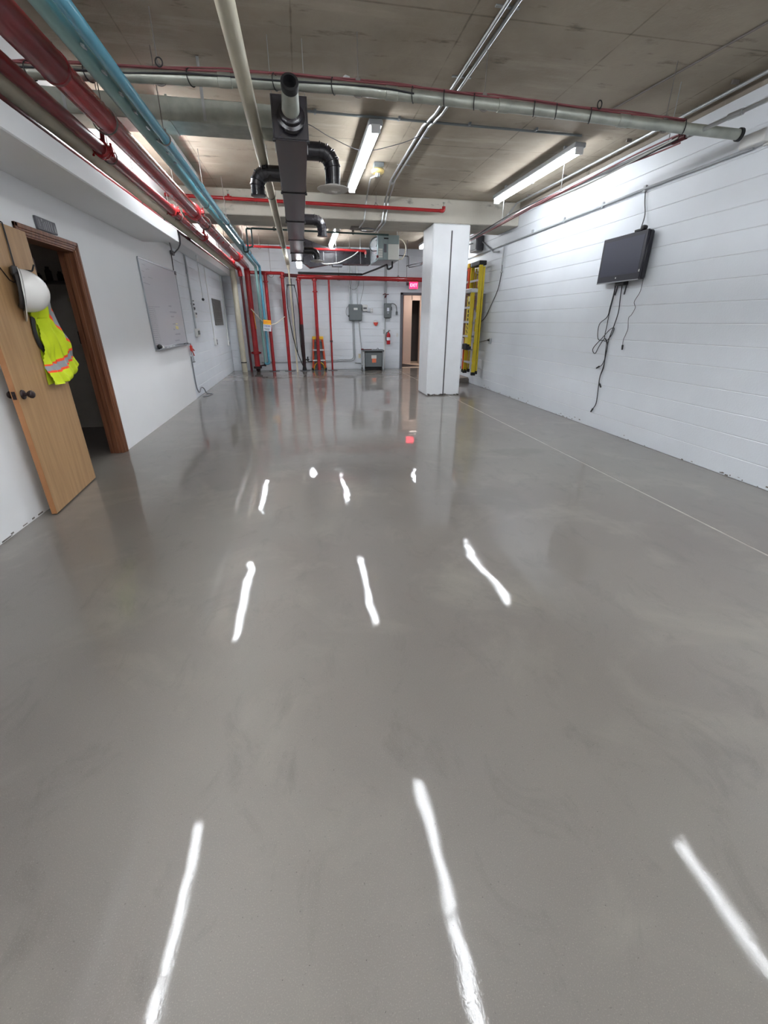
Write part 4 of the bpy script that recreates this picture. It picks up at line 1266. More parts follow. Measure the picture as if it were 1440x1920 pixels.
obj('nipple', MB().cyl((1.90, YB - 0.05, 1.80), (1.93, YB - 0.05, 1.80), 0.02, 10), M['greydark'], t)
obj('lead', MB().tube([(2.02, YB - 0.03, 1.735), (2.1, YB - 0.02, 1.71), (2.19, YB - 0.02, 1.71)], 0.006, 6), M['greycable'], t)
t = thing('wall_outlet', (2.22, YB, 1.68), 'white outlet box beside the meter on the end wall', 'outlet')
obj('box_body', MB().box(2.185, 2.262, YB - 0.05, YB, 1.69, 1.81, 0.006), M['plastic'], t)
obj('socket', MB().box(2.205, 2.242, YB - 0.055, YB - 0.05, 1.76, 1.79).box(2.205, 2.242, YB - 0.055, YB - 0.05, 1.71, 1.74), M['emtp'], t)
t = thing('disconnect_switch', (2.725, YB, 1.53), 'narrow grey switch box with white label near the far doorway', 'switch box')
obj('cabinet', MB().box(2.615, 2.835, YB - 0.14, YB, 1.54, 1.955, 0.012), M['greymetal'], t)
obj('spec_label', MB().box(2.695, 2.765, YB - 0.143, YB - 0.14, 1.73, 1.83).box(2.705, 2.755, YB - 0.143, YB - 0.14, 1.675, 1.69), M['paper'], t)
obj('lever', MB().box(2.835, 2.86, YB - 0.10, YB - 0.06, 1.76, 1.86, 0.006), M['blackm'], t)
obj('bottom_hub', MB().box(2.66, 2.79, YB - 0.12, YB - 0.02, 1.525, 1.54), M['blackm'], t)
for x in (2.645, 2.695):
    obj('conduit_tube', MB().cyl((x, YB - 0.03, 1.955), (x, YB - 0.03, 3.3), 0.013, 8), M['emt'], t)
obj('conduit_tube', MB().tube([(2.66, YB - 0.03, 1.54), (2.645, YB - 0.03, 1.1)], 0.012, 8), M['emt'], t)
obj('raceway', MB().box(2.62, 2.66, YB - 0.03, YB, 0.02, 1.12, 0.004), M['plastic'], t)
obj('junction', MB().box(2.60, 2.65, YB - 0.04, YB, 1.08, 1.2, 0.006), M['emt'], t)
obj('whip_cable', MB().tube(curve([(2.84, YB - 0.06, 1.95), (2.92, YB - 0.04, 1.95), (3.0, YB - 0.03, 1.90), (3.03, YB - 0.03, 1.8), (3.03, YB - 0.03, 1.72)]), 0.012, 8), M['greymetal'], t)
obj('whip_end', MB().box(3.0, 3.065, YB - 0.05, YB, 1.63, 1.73, 0.012), M['greymetal'], t)
obj('wire_tangle', MB().tube(curve([(2.58, YB - 0.05, 2.2), (2.66, YB - 0.08, 2.22), (2.68, YB - 0.06, 2.15), (2.63, YB - 0.07, 2.12), (2.70, YB - 0.06, 2.2), (2.76, YB - 0.05, 2.21)]), 0.012, 6), M['darkred'], t)
t = thing('fire_alarm', (2.35, YB, 1.30), 'white and red fire alarm strobe on the end wall', 'alarm')
obj('base', MB().lathe((2.35, YB, 1.39), (0, -1, 0), [(0.085, 0), (0.085, 0.02), (0.075, 0.035)], 24), M['plastic'], t)
obj('red_face', MB().prism([(2.27, 1.41), (2.43, 1.41), (2.39, 1.33), (2.35, 1.30), (2.31, 1.33)], lambda x, z: (x, YB - 0.03, z), lambda x, z: (x, YB - 0.055, z)), M['redplastic'], t)
obj('lens', MB().lathe((2.35, YB - 0.05, 1.365), (0, -1, 0), [(0.02, 0), (0.016, 0.015), (0.004, 0.02)], 12), M['labelred'], t)
t = thing('fire_extinguisher', (2.745, YB - 0.1, 0.76), 'red fire extinguisher with white band below the narrow switch box', 'extinguisher')
EX, EY = 2.755, YB - 0.09
obj('cylinder', MB().lathe((EX, EY, 0.76), (0, 0, 1), [(0.05, 0), (0.06, 0.012), (0.06, 0.28), (0.05, 0.32), (0.022, 0.345), (0.018, 0.36)], 24), M['extred'], t)
obj('label_band', MB().lathe((EX, EY, 0.88), (0, 0, 1), [(0.0605, 0), (0.0615, 0.001), (0.0615, 0.09), (0.0605, 0.091)], 24), M['paper'], t)
obj('valve_head', MB().cyl((EX, EY, 1.115), (EX, EY, 1.15), 0.018, 10).box(EX - 0.012, EX + 0.06, EY - 0.012, EY + 0.012, 1.15, 1.165, 0.003).box(EX - 0.012, EX + 0.05, EY - 0.01, EY + 0.01, 1.175, 1.185, 0.003), M['blackm'], t)
obj('hose', MB().tube(curve([(EX - 0.015, EY, 1.13), (EX - 0.07, EY - 0.02, 1.10), (EX - 0.085, EY - 0.02, 0.98), (EX - 0.075, EY - 0.01, 0.86)]), 0.010, 8), M['rubber'], t)
obj('wall_bracket', MB().box(EX - 0.02, EX + 0.02, EY + 0.055, YB, 0.85, 1.1, 0.003), M['greydark'], t)
t = thing('wall_outlet', (1.815, YB, 0.33), 'ivory outlet beside the floor transformer', 'outlet')
obj('cover', MB().box(1.78, 1.85, YB - 0.012, YB, 0.34, 0.47, 0.003), M['ivory'], t)
obj('socket', MB().box(1.80, 1.83, YB - 0.016, YB - 0.012, 0.415, 0.45).box(1.80, 1.83, YB - 0.016, YB - 0.012, 0.36, 0.395), M['tan'], t)
t = thing('wall_switch', (3.05, YB, 0.98), 'white light switch beside the far doorway frame', 'switch')
obj('cover', MB().box(3.03, 3.09, YB - 0.008, YB, 0.98, 1.09, 0.003), M['plastic'], t)
obj('toggle', MB().box(3.054, 3.066, YB - 0.02, YB - 0.008, 1.02, 1.05, 0.002), M['plastic'], t)

# floor transformer
t = thing('transformer', (2.2, 14.42, 0), 'grey floor transformer cabinet with orange warning label at the end wall', 'transformer')
fx0, fx1, fy0, fy1 = 1.86, 2.54, 14.16, 14.62
obj('cabinet', MB().box(fx0 + 0.07, fx1 - 0.05, fy0 + 0.02, fy1, 0.11, 0.55, 0.012), M['greymetal'], t)
obj('front_panel', MB().box(fx0 + 0.09, fx1 - 0.07, fy0, fy0 + 0.02, 0.11, 0.53, 0.008), M['greymetal'], t)
obj('lid', MB().box(fx0, fx1, fy0 - 0.03, fy1 + 0.02, 0.575, 0.61, 0.008), M['greymetal'], t)
obj('vent_gap', MB().box(fx0 + 0.08, fx1 - 0.06, fy0 + 0.03, fy1 - 0.02, 0.55, 0.576), M['blackm'], t)
for x in (fx0, fx1 - 0.05):
    obj('corner_post', MB().box(x, x + 0.05, fy0, fy0 + 0.04, 0, 0.575, 0.006), M['emtp'], t)
    obj('corner_post', MB().box(x, x + 0.05, fy1 - 0.04, fy1, 0, 0.575, 0.006), M['emtp'], t)
    obj('foot_rail', MB().box(x - 0.01, x + 0.06, fy0, fy1, 0.0, 0.05, 0.006), M['greymetal'], t)
obj('base_shadow', MB().box(fx0 + 0.06, fx1 - 0.06, fy0 + 0.06, fy1 - 0.03, 0.03, 0.10), M['blackm'], t)  # black box standing in for the shade under the cabinet
obj('spec_label', MB().box(2.13, 2.29, fy0 - 0.003, fy0, 0.36, 0.46), M['label'], t)
obj('warning_label', MB().box(2.15, 2.28, fy0 - 0.003, fy0, 0.24, 0.36), M['labelred'], t, 'orange warning label')
obj('side_conduit', MB().tube(bent([(fx0 - 0.02, fy0 + 0.1, 0.17), (fx0 + 0.02, fy0 + 0.1, 0.17), (fx0 + 0.06, fy0 + 0.1, 0.22)], 0.03), 0.02, 8).tube(bent([(fx1 + 0.03, fy0 + 0.2, 0.1), (fx1 + 0.0, fy0 + 0.2, 0.1), (fx1 - 0.06, fy0 + 0.15, 0.22)], 0.03), 0.02, 8), M['emtp'], t)
o = obj('red_pipe_wrench', MB().box(1.86, 2.16, 14.28, 14.31, 0.61, 0.635, 0.006).box(1.82, 1.90, 14.27, 14.32, 0.61, 0.65, 0.008), M['darkred'])
tag(o, 'dark red tool lying on top of the grey transformer', 'tool')
o = obj('grey_tool', MB().tube(curve([(2.2, 14.3, 0.618), (2.3, 14.28, 0.62), (2.36, 14.3, 0.66), (2.4, 14.32, 0.62), (2.52, 14.28, 0.618)]), 0.008, 8), M['greydark'])
tag(o, 'bent grey wire lying on top of the grey transformer', 'wire')

# far doorway, EXIT sign, corridor
d2 = thing('door_2', (DX0, YB, 0), kind='structure')
for b in ((DX0 - 0.05, DX0 + 0.035, YB - 0.03, YB + 0.2, 0, DZ + 0.05), (DX1 - 0.035, DX1 + 0.05, YB - 0.03, YB + 0.2, 0, DZ + 0.05), (DX0 - 0.05, DX1 + 0.05, YB - 0.03, YB + 0.2, DZ - 0.02, DZ + 0.05)):
    obj('frame_member', MB().box(*b, 0.005), M['greydark'], d2)
obj('strike_plate', MB().box(DX0 + 0.03, DX0 + 0.04, YB + 0.02, YB + 0.06, 0.98, 1.10), M['blackm'], d2)
cr = thing('wall_corridor', (3.8, 16, 0), kind='structure')
obj('corridor_floor', MB().box(2.9, 5.4, 14.85, 18.6, -0.2, 0.012), M['beigefloor'], cr, smooth=False)
obj('corridor_ceiling', MB().box(2.9, 5.4, 14.85, 18.6, 2.45, 2.55), M['beige'], cr, smooth=False)
obj('corridor_wall', MB().box(2.9, 3.10, 14.88, 18.6, 0, 2.45).box(5.2, 5.4, 14.88, 18.6, 0, 2.45).box(2.9, 5.4, 18.4, 18.6, 0, 2.45), M['beige'], cr, smooth=False)
obj('partition', MB().box(3.62, 3.92, 16.3, 16.45, 0, 2.45).box(4.22, 5.3, 16.3, 16.45, 0, 2.45).box(3.9, 4.24, 16.3, 16.45, 2.12, 2.45), M['beige'], cr, smooth=False)
obj('dark_sheet', MB().box(3.5, 4.6, 17.3, 17.35, 0.0, 2.3), M['darkgrey'], cr, smooth=False)  # flat dark sheet painted as the darkness past the inner doorway
t = thing('corridor_door', (3.14, 15.2, 0), 'beige panelled door standing open in the corridor beyond the far doorway', 'door')
obj('door_leaf', MB().box(3.12, 3.16, 15.1, 16.0, 0.02, 2.1, 0.004), M['beige'], t)
for z in (0.55, 1.2, 1.75):
    obj('panel_groove', MB().box(3.16, 3.163, 15.12, 15.98, z - 0.004, z + 0.004), M['darkgrey'], t)
o = obj('door_mat', MB().prism([(3.26, 15.05), (4.05, 15.12), (3.6, 16.1), (3.26, 16.2)], lambda x, y: (x, y, 0.013), lambda x, y: (x, y, 0.024)), M['mat'])
tag(o, 'dark grey mat on the corridor floor beyond the doorway', 'mat')
t = thing('corridor_lamp', (4.1, 15.6, 2.39), 'warm ceiling lamp in the beige corridor beyond the doorway', 'light')
obj('lamp_frame', MB().box(3.8, 4.4, 15.3, 15.9, 2.43, 2.45, 0.004), M['whitemetal'], t)
obj('lamp_panel', MB().box(3.83, 4.37, 15.33, 15.87, 2.42, 2.431, 0.002), M['warmlamp'], t)
t = thing('exit_sign', (3.54, YB - 0.1, 2.37), 'red lit EXIT sign above the far doorway', 'exit sign')
obj('housing', MB().box(3.40, 3.68, YB - 0.10, YB - 0.02, 2.365, 2.575, 0.006), M['whitemetal'], t)
obj('glow_panel', MB().box(3.408, 3.672, YB - 0.108, YB - 0.10, 2.372, 2.568, 0.004), M['exitred'], t)
obj('lettering', text_mb('EXIT', 0.13, lambda u, v, d: (3.54 + u * 0.86, YB - 0.109 - d, 2.465 + v)), M['exitletter'], t, smooth=False)
obj('wall_mount', MB().box(3.45, 3.63, YB - 0.03, YB, 2.42, 2.52), M['whitemetal'], t)
obj('side_lamp', MB().box(3.33, 3.40, YB - 0.09, YB, 2.47, 2.55, 0.008), M['greydark'], t)

# ------------------------------------------------------------------ ventilation
t = thing('black_duct', (0.025, 8.0, 2.71), 'long black rectangular duct running down the middle of the room', 'duct')
X0d, X1d, Zb, Zt = -0.099, 0.151, 2.71, 2.965
secs = [(4.22, 5.75, 0.0), (5.75, 7.25, 0.002), (7.25, 8.75, 0.0), (8.75, 10.3, 0.002), (10.3, 11.6, 0.004)]
for i, (a, b, s_) in enumerate(secs):
    obj('duct_section', MB().box(X0d + s_, X1d - s_, a + 0.003, b - 0.003, Zb + s_, Zt - s_, 0.003), M['black'], t)
for a in (4.24, 5.75, 7.25, 8.75, 10.3, 11.6):
    obj('flange_rib', MB().box(X0d - 0.010, X1d + 0.010, a - 0.012, a + 0.012, Zb - 0.008, Zb + 0.006, 0.002).box(X0d - 0.010, X0d + 0.004, a - 0.012, a + 0.012, Zb, Zt).box(X1d - 0.004, X1d + 0.010, a - 0.012, a + 0.012, Zb, Zt).box(X0d - 0.01, X1d + 0.01, a - 0.012, a + 0.012, Zt - 0.004, Zt + 0.008), M['black'], t)
    o = t.children[-1]
    for x in (X0d - 0.004, X1d + 0.004):
        obj('corner_clip', MB().box(x - 0.012, x + 0.012, a - 0.016, a + 0.016, Zb - 0.014, Zb + 0.004, 0.003), M['blackm'], o)
obj('rising_transition', MB().prism([(11.6, 2.715), (11.6, 2.96), (12.2, 3.42), (13.2, 3.42), (13.2, 3.22), (12.25, 3.20)], lambda y, z: (X0d + 0.004, y, z), lambda y, z: (X1d - 0.004, y, z)), M['black'], t)
obj('end_collar', MB().lathe((0.035, 4.225, 2.83), (0.02, -1, 0.35), [(0.105, 0.0), (0.105, 0.03), (0.085, 0.04), (0.085, 0.07), (0.07, 0.08)], 24), M['black'], t)
obj('stub_pipe', MB().lathe((0.035, 4.16, 2.86), (0.02, -1, 0.42), [(0.066, 0), (0.062, 0.09), (0.058, 0.17), (0.05, 0.172), (0.05, 0.03)], 24), M['galv'], t, 'bare metal stub at the duct end')
obj('stub_mouth', MB().lathe((0.038, 4.0, 2.925), (0.02, -1, 0.42), [(0.06, 0), (0.062, 0.03), (0.062, 0.05), (0.045, 0.052), (0.045, 0.0)], 24), M['blackm'], t)
for yy in (4.6, 6.5, 8.2, 10.0):
    for x in (X0d - 0.008, X1d + 0.008):
        obj('hanger_strap', MB().box(x - 0.002, x + 0.002, yy - 0.012, yy + 0.012, Zb + 0.02, ZC if not 8.94 < yy < 9.86 else 3.08), M['emt'], t)


def branch(y, x1, z0, label, side, dif=None, r=0.07):
    xs = X1d if side > 0 else X0d
    t = thing('duct_branch', (x1, y, z0), label, 'duct')
    zc = 2.835
    R_ = 0.11
    xr = x1
    pts = [Vector((xs - side * 0.05, y, zc)), Vector((xr - side * R_, y, zc))]
    for k in range(1, 4):                                   # segmented elbow
        a = PI / 2 * k / 4
        pts.append(Vector((xr - side * R_ + side * R_ * math.sin(a), y, zc - R_ + R_ * math.cos(a))))
    pts += [Vector((xr, y, zc - R_))]
    mb = MB()
    for i in range(len(pts) - 1):
        mb.tube([pts[i], pts[i + 1]], [r, r * 0.985], 22)
    obj('elbow', mb, M['black'], t)
    for i in (1, 2, 3, 4, 5):
        d = (pts[min(i + 1, 5)] - pts[i - 1]).normalized()
        obj('seam_ring', MB().lathe(pts[i] - d * 0.006, d, [(r, 0), (r + 0.006, 0.002), (r + 0.006, 0.01), (r, 0.012)], 22), M['black'], t)
    obj('drop', MB().cyl((xr, y, zc - R_), (xr, y, z0), r * 0.97, 22), M['black'], t)
    if dif:
        mb = MB().lathe((xr, y, z0 - 0.03), (0, 0, 1), [(dif * 0.62, 0.002), (dif * 0.9, 0.0), (dif, 0.010), (dif, 0.016), (r * 1.05, 0.035), (r, 0.04), (r * 0.98, 0.03), (dif * 0.6, 0.012)], 36)
        o = obj('diffuser', mb, M['diffuser'], t, 'white round ceiling diffuser')
        obj('throat', MB().lathe((xr, y, z0 - 0.022), (0, 0, 1), [(dif * 0.6, 0), (dif * 0.6, 0.004)], 28), M['blackm'], o)
        for k, q in enumerate((0.46, 0.27)):
            obj('cone_ring', MB().lathe((xr, y, z0 - 0.040 - k * 0.012), (0, 0, 1), [(dif * q * 0.7, 0), (dif * q, 0.010), (dif * q * 1.08, 0.014), (dif * q * 0.8, 0.018)], 28), M['diffuser'], o)
    else:
        obj('rim', MB().lathe((xr, y, z0 - 0.008), (0, 0, 1), [(r * 0.97, 0), (r + 0.008, 0.002), (r + 0.008, 0.016), (r * 0.97, 0.018)], 22), M['black'], t)
    return t


branch(4.88, 0.385, 2.58, 'black duct elbow with white round diffuser, nearest the camera', 1, 0.148)
branch(5.60, -0.345, 2.64, 'black duct elbow with open mouth passing under the cream pipe', -1)
branch(7.75, 0.42, 2.63, 'black duct elbow without diffuser hanging just before the beam', 1)
branch(10.9, 0.45, 2.66, 'black duct elbow with white round diffuser, beyond the beam', 1, 0.15)

t = thing('galvanised_duct', (-0.9, 5.1, 3.01), 'bare galvanised duct crossing above the red and blue pipes', 'duct')
obj('duct_section', MB().box(-2.02, -1.0, 5.0, 5.32, 3.015, 3.18, 0.004), M['galv'], t)
obj('duct_section', MB().box(-0.994, 0.04, 5.0, 5.32, 3.015, 3.18, 0.004), M['galv'], t)
obj('seam_rib', MB().box(-1.006, -0.988, 4.992, 5.328, 3.008, 3.188), M['galv'], t)
obj('duct_drop', MB().box(X0d + 0.01, X1d - 0.01, 5.02, 5.3, Zt, 3.016), M['galv'], t)
for x in (-1.8, -0.7):
    obj('hanger_strap', MB().box(x - 0.012, x + 0.012, 4.996, 5.0, 3.03, ZC), M['emt'], t)

# tall grey hanging-strap wires seen against the slab
t = thing('steel_conduit', (0.9, 4.4, 3.05), 'wide galvanised conduit crossing the whole room before the lights', 'conduit')
SP = [(-2.10, 4.36, 3.005), (-1.75, 4.38, 3.03), (-0.9, 4.41, 3.075), (0.28, 4.43, 3.115), (1.2, 4.42, 3.10), (2.07, 4.39, 3.075), (3.1, 4.34, 3.03), (4.02, 4.27, 2.985)]
obj('conduit_tube', MB().tube(curve(SP, 6), 0.040, 20), M['galv'], t)
cs = curve(SP, 10)
for i in (3, 13, 24, 36, 47, 58):
    d = (cs[i + 1] - cs[i]).normalized()
    obj('coupling', MB().lathe(cs[i] - d * 0.05, d, [(0.04, 0), (0.0455, 0.004), (0.0455, 0.096), (0.04, 0.1)], 20), M['galv'], t)
d = (cs[-1] - cs[-2]).normalized()
obj('bushing', MB().lathe(cs[-1] - d * 0.01, d, [(0.042, 0), (0.05, 0.004), (0.05, 0.03), (0.04, 0.032)], 20), M['blackm'], t)
for i in (6, 20, 33, 45, 62):
    q = cs[i]
    o = hanger((q.x, q.y, q.z), 0.042, t)
for i in (10, 15, 22, 27, 31, 38, 41, 44, 50, 52, 55, 64):
    d = (cs[i + 1] - cs[i]).normalized()
    ring = [cs[i] + (Vector((0, math.cos(a), 0)) + Vector((0, 0, math.sin(a)))) * 0.050 + Vector((0.02 * math.cos(a), 0, 0.006)) for a in [2 * PI * k / 16 for k in range(17)]]
    obj('cable_tie', MB().tube(ring, 0.004, 6), M['blackm'], t)
t = thing('wire_bundle', (0.9, 4.38, 3.12), 'red and pink wires strapped along the top of the wide conduit', 'wires')
for k, (mm, dz, dy, r) in enumerate((('pinkwire', 0.050, -0.012, 0.007), ('pinkwire2', 0.052, 0.006, 0.006), ('pinkwire', 0.060, -0.002, 0.006), ('cable', 0.004, -0.046, 0.006))):
    pts = [q + Vector((0, dy + 0.006 * math.sin(i * 0.9 + k * 2), dz + 0.006 * math.sin(i * 0.55 + k))) for i, q in enumerate(cs[2:66 if k < 3 else 40])]
    obj('wire', MB().tube(pts[::2], r, 6), M[mm], t)
ring = [Vector((2.63, 4.33, 3.12)) + Vector((0.02 * math.sin(a), -0.01, 0.028 * math.cos(a))) for a in [2 * PI * k / 14 for k in range(15)]]
obj('tie_loop', MB().tube(ring, 0.005, 6), M['blackm'], t)
ring = [Vector((-0.88, 4.37, 3.14)) + Vector((0.024 * math.sin(a), -0.01, 0.026 * math.cos(a))) for a in [2 * PI * k / 14 for k in range(15)]]
obj('tie_loop', MB().tube(ring, 0.005, 6), M['blackm'], t)

# small conduits on the slab
t = thing('ceiling_conduit', (1.5, 5.82, 3.4), 'thin dark conduit on the slab linking the strip lights crosswise', 'conduit')
obj('conduit_tube', MB().cyl((-0.2, 5.80, 3.432), (3.4, 5.86, 3.432), 0.012, 8), M['greymetal'], t)
for x in (0.3, 1.2, 2.0, 2.8):
    obj('strap', MB().box(x - 0.012, x + 0.012, 5.79, 5.86, 3.425, ZC, 0.002), M['greymetal'], t)
t = thing('ceiling_conduit', (1.55, 6, 3.4), 'pair of parallel steel conduits along the slab and down the beam', 'conduit')
obj('conduit_tube', MB().tube(fillet([(1.55, Y1, 3.432), (1.55, 5.62, 3.432), (1.50, 5.95, 3.432), (1.52, 7.9, 3.425), (1.54, 8.15, 3.40), (1.60, 8.90, 3.36), (1.55, 8.915, 3.05), (1.56, 9.84, 3.05), (1.56, 9.9, 3.2), (1.6, 12, 3.42)], 0.05), 0.014, 8), M['emt'], t)
obj('conduit_tube', MB().tube(fillet([(1.62, Y1, 3.432), (1.62, 5.62, 3.432), (1.57, 5.95, 3.432), (1.58, 7.9, 3.425), (1.60, 8.15, 3.40), (1.66, 8.90, 3.36), (1.61, 8.915, 3.05), (1.62, 9.84, 3.05), (1.62, 9.9, 3.2), (1.66, 12, 3.42)], 0.05), 0.014, 8), M['emt'], t)
for y in (3.95, 4.9, 6.3, 7.3):
    obj('strap', MB().box(1.49, 1.67, y - 0.012, y + 0.012, 3.44, ZC, 0.002), M['emt'], t)
obj('junction', MB().box(1.52, 1.60, 8.0, 8.08, 3.40, ZC, 0.006), M['emt'], t)
t = thing('ceiling_conduit', (3.45, 3, 3.43), 'single thin conduit flush on the slab near the block wall', 'conduit')
obj('conduit_tube', MB().tube([(3.95, 0.5, 3.44), (3.52, 3.75, 3.44), (3.32, 5.24, 3.44)], 0.008, 8), M['rodgrey'], t)
t = thing('ceiling_conduit', (4.05, 6, 3.36), 'pale conduit in the corner between slab and block wall', 'conduit')
obj('conduit_tube', MB().tube(fillet([(4.10, Y1, 3.395), (4.08, 4.4, 3.395), (4.04, 7.2, 3.395), (3.98, 8.7, 3.385), (3.92, 8.91, 3.24), (3.72, 8.91, 3.06)], 0.1), 0.016, 8), M['emt'], t)
for y in (2.5, 4.5, 5.9, 7.3, 8.4):
    obj('strap', MB().box(4.02, 4.09, y - 0.01, y + 0.01, 3.42, ZC, 0.002), M['rodgrey'], t)
t = thing('wall_side_pipe', (3.6, 6, 3.0), 'grey pipe hung beside the block wall carrying red and pink wires', 'pipe')
RP = [(3.72, Y1, 3.0), (3.66, 3.7, 3.0), (3.60, 4.48, 3.0), (3.55, 5.72, 3.0), (3.50, 7.46, 3.0), (3.54, 9.46, 2.99), (3.56, 11.2, 2.98), (3.6, 14.0, 2.98)]
obj('pipe_run', MB().tube(curve(RP, 4), 0.017, 10), M['emt'], t)
obj('coupling', MB().cyl((3.655, 3.90, 3.0), (3.645, 4.02, 3.0), 0.024, 12), M['emt'], t)
obj('tee', MB().cyl((3.612, 4.42, 3.0), (3.60, 4.56, 3.0), 0.027, 12).cyl((3.606, 4.49, 3.0), (3.606, 4.49, 3.06), 0.02, 10), M['darkred'], t)
for y, x in ((4.62, 3.595), (6.4, 3.53), (8.2, 3.515)):
    obj('hanger', MB().cyl((x, y, 3.0), (x, y, ZC), 0.004, 6), M['emt'], t)
for k, mm in enumerate(('pinkwire', 'pinkwire2', 'whitecable', 'cable', 'pinkwire2')):
    pts = []
    for i, q in enumerate(curve(RP[2:], 6)):
        a = i * 0.35 + k * 1.3
        pts.append(q + Vector((0.026 * math.cos(a), 0, 0.026 * math.sin(a) + (0.01 if k % 2 else -0.012))))
    obj('wire', MB().tube(pts, 0.008, 6), M[mm], t)
t = thing('wall_conduit', (XR, 6.5, 2.87), 'long grey conduit along the block wall above the TV', 'conduit')
obj('conduit_tube', MB().tube(fillet([(XR - 0.022, 4.2, 2.88), (XR - 0.022, 5.56, 2.885), (XR - 0.022, 9.44, 2.855), (XR - 0.022, 9.46, 2.5)], 0.06), 0.014, 8), M['emtp'], t)
obj('conduit_tube', MB().cyl((XR - 0.02, 9.46, 2.855), (XR - 0.02, 14.5, 2.83), 0.010, 8), M['emtp'], t)
obj('conduit_tube', MB().cyl((XR - 0.022, Y1, 2.87), (XR - 0.022, 4.1, 2.87), 0.012, 8), M['plastic'], t)
obj('drop_cable', MB().tube(curve([(XR - 0.02, 9.46, 2.55), (XR - 0.02, 9.45, 2.36), (XR - 0.02, 9.55, 2.06), (XR - 0.02, 9.85, 1.75), (XR - 0.02, 10.1, 1.53), (XR - 0.02, 10.4, 1.43), (XR - 0.04, 10.8, 1.42)]), 0.008, 6), M['cable'], t)
obj('strap', MB().box(XR - 0.03, XR, 9.42, 9.50, 2.36, 2.385, 0.003), M['emtp'], t)
for y in (5.56, 6.35, 7.3, 8.3):
    obj('strap', MB().box(XR - 0.03, XR, y - 0.02, y + 0.02, 2.85, 2.92, 0.003), M['emtp'], t)
o = obj('wall_box', MB().box(XR - 0.09, XR, 4.06, 4.30, 2.88, 2.98, 0.008), M['plastic'])
tag(o, 'white painted junction box at the open end of the wide conduit', 'box')
t = thing('speaker_unit', (XR, 10.8, 2.88), 'dark wall unit mounted high on the block wall beyond the beam', 'wall unit')
obj('case', MB().box(XR - 0.16, XR, 10.62, 11.05, 2.90, 3.20, 0.012), M['greydark'], t)
obj('front_panel', MB().box(XR - 0.17, XR - 0.16, 10.65, 11.02, 2.93, 3.17, 0.004), M['blackm'], t)
obj('side_plate', MB().box(XR - 0.15, XR - 0.01, 11.05, 11.06, 2.92, 3.18), M['silver'], t)
t = thing('wall_conduit', (XR, 10.2, 2.8), 'short bent grey pipe below the beam beside the wall unit', 'conduit')
obj('conduit_tube', MB().tube(fillet([(XR - 0.25, 10.9, 3.05), (XR - 0.03, 10.7, 3.1), (XR - 0.03, 9.95, 2.79), (XR - 0.03, 9.65, 2.76)], 0.06), 0.014, 8), M['emtp'], t)
t = thing('wall_outlet', (XR, 9.72, 0.98), 'outlet with black plug on the block wall near the ladders', 'outlet')
obj('box_body', MB().box(XR - 0.04, XR, 9.66, 9.75, 0.98, 1.10, 0.005), M['emtp'], t)
obj('plug', MB().box(XR - 0.07, XR - 0.04, 9.69, 9.74, 1.04, 1.08, 0.005), M['blackm'], t)
obj('plug_cord', MB().tube(curve([(XR - 0.06, 9.73, 1.06), (XR - 0.05, 10.0, 1.03), (XR - 0.04, 10.25, 1.0), (XR - 0.05, 10.5, 1.0)]), 0.006, 6), M['cable'], t)

# sensor and its conduit
t = thing('ceiling_sensor', (1.22, 7.33, 3.33), 'round yellowed detector on the slab beside the middle strip light', 'detector')
obj('base_box', MB().box(1.15, 1.29, 7.24, 7.36, 3.395, ZC, 0.006), M['greymetal'], t)
obj('disc', MB().lathe((1.22, 7.35, 3.345), (0, 0, 1), [(0.075, 0), (0.09, 0.012), (0.092, 0.035), (0.075, 0.05)], 28), M['sensor'], t)
obj('probe', MB().lathe((1.22, 7.36, 3.30), (0, 0, 1), [(0.012, 0), (0.024, 0.008), (0.03, 0.03), (0.034, 0.046)], 16), M['emt'], t)
obj('conduit_tube', MB().tube(fillet([(1.21, 7.42, 3.34), (1.18, 7.75, 3.39), (1.20, 8.0, 3.40), (1.28, 8.91, 3.40), (1.23, 8.915, 3.05), (1.21, 9.45, 3.05)], 0.07), 0.012, 8), M['emt'], t)
t = thing('junction_plate', (1.21, 9.6, 3.03), 'flat grey junction plate with looped cable under the beam', 'junction box')
obj('plate', MB().box(1.06, 1.26, 9.5, 9.7, 3.045, 3.08, 0.006), M['concrete_pad'], t)
obj('loop_cable', MB().tube(curve([(1.25, 9.55, 3.05), (1.36, 9.45, 3.045), (1.50, 9.5, 3.04), (1.53, 9.62, 3.04), (1.46, 9.75, 3.04), (1.3, 9.72, 3.04), (1.25, 9.66, 3.05)]), 0.012, 8), M['greycable'], t)
o = obj('slab_clip', MB().obox((0.56, 5.09, 3.437), (0.025, 0.02, 0.018), Matrix.Rotation(0.5, 3, 'Z'), 0.003), M['whitemetal'])
tag(o, 'tiny white clip fixed on the bare slab', 'clip')
t = thing('hanging_wire', (0.5, 5.9, 3.2), 'thin dark wire drooping across the slab past the middle strip light', 'wire')
obj('wire', MB().tube(curve([(-1.3, 6.3, 3.40), (-0.8, 6.1, 3.33), (-0.3, 6.1, 3.38), (0.15, 6.05, 3.42), (0.5, 6.3, 3.38), (0.9, 6.5, 3.34), (1.3, 6.35, 3.38), (1.52, 6.2, 3.42)]), 0.004, 6), M['cable'], t)

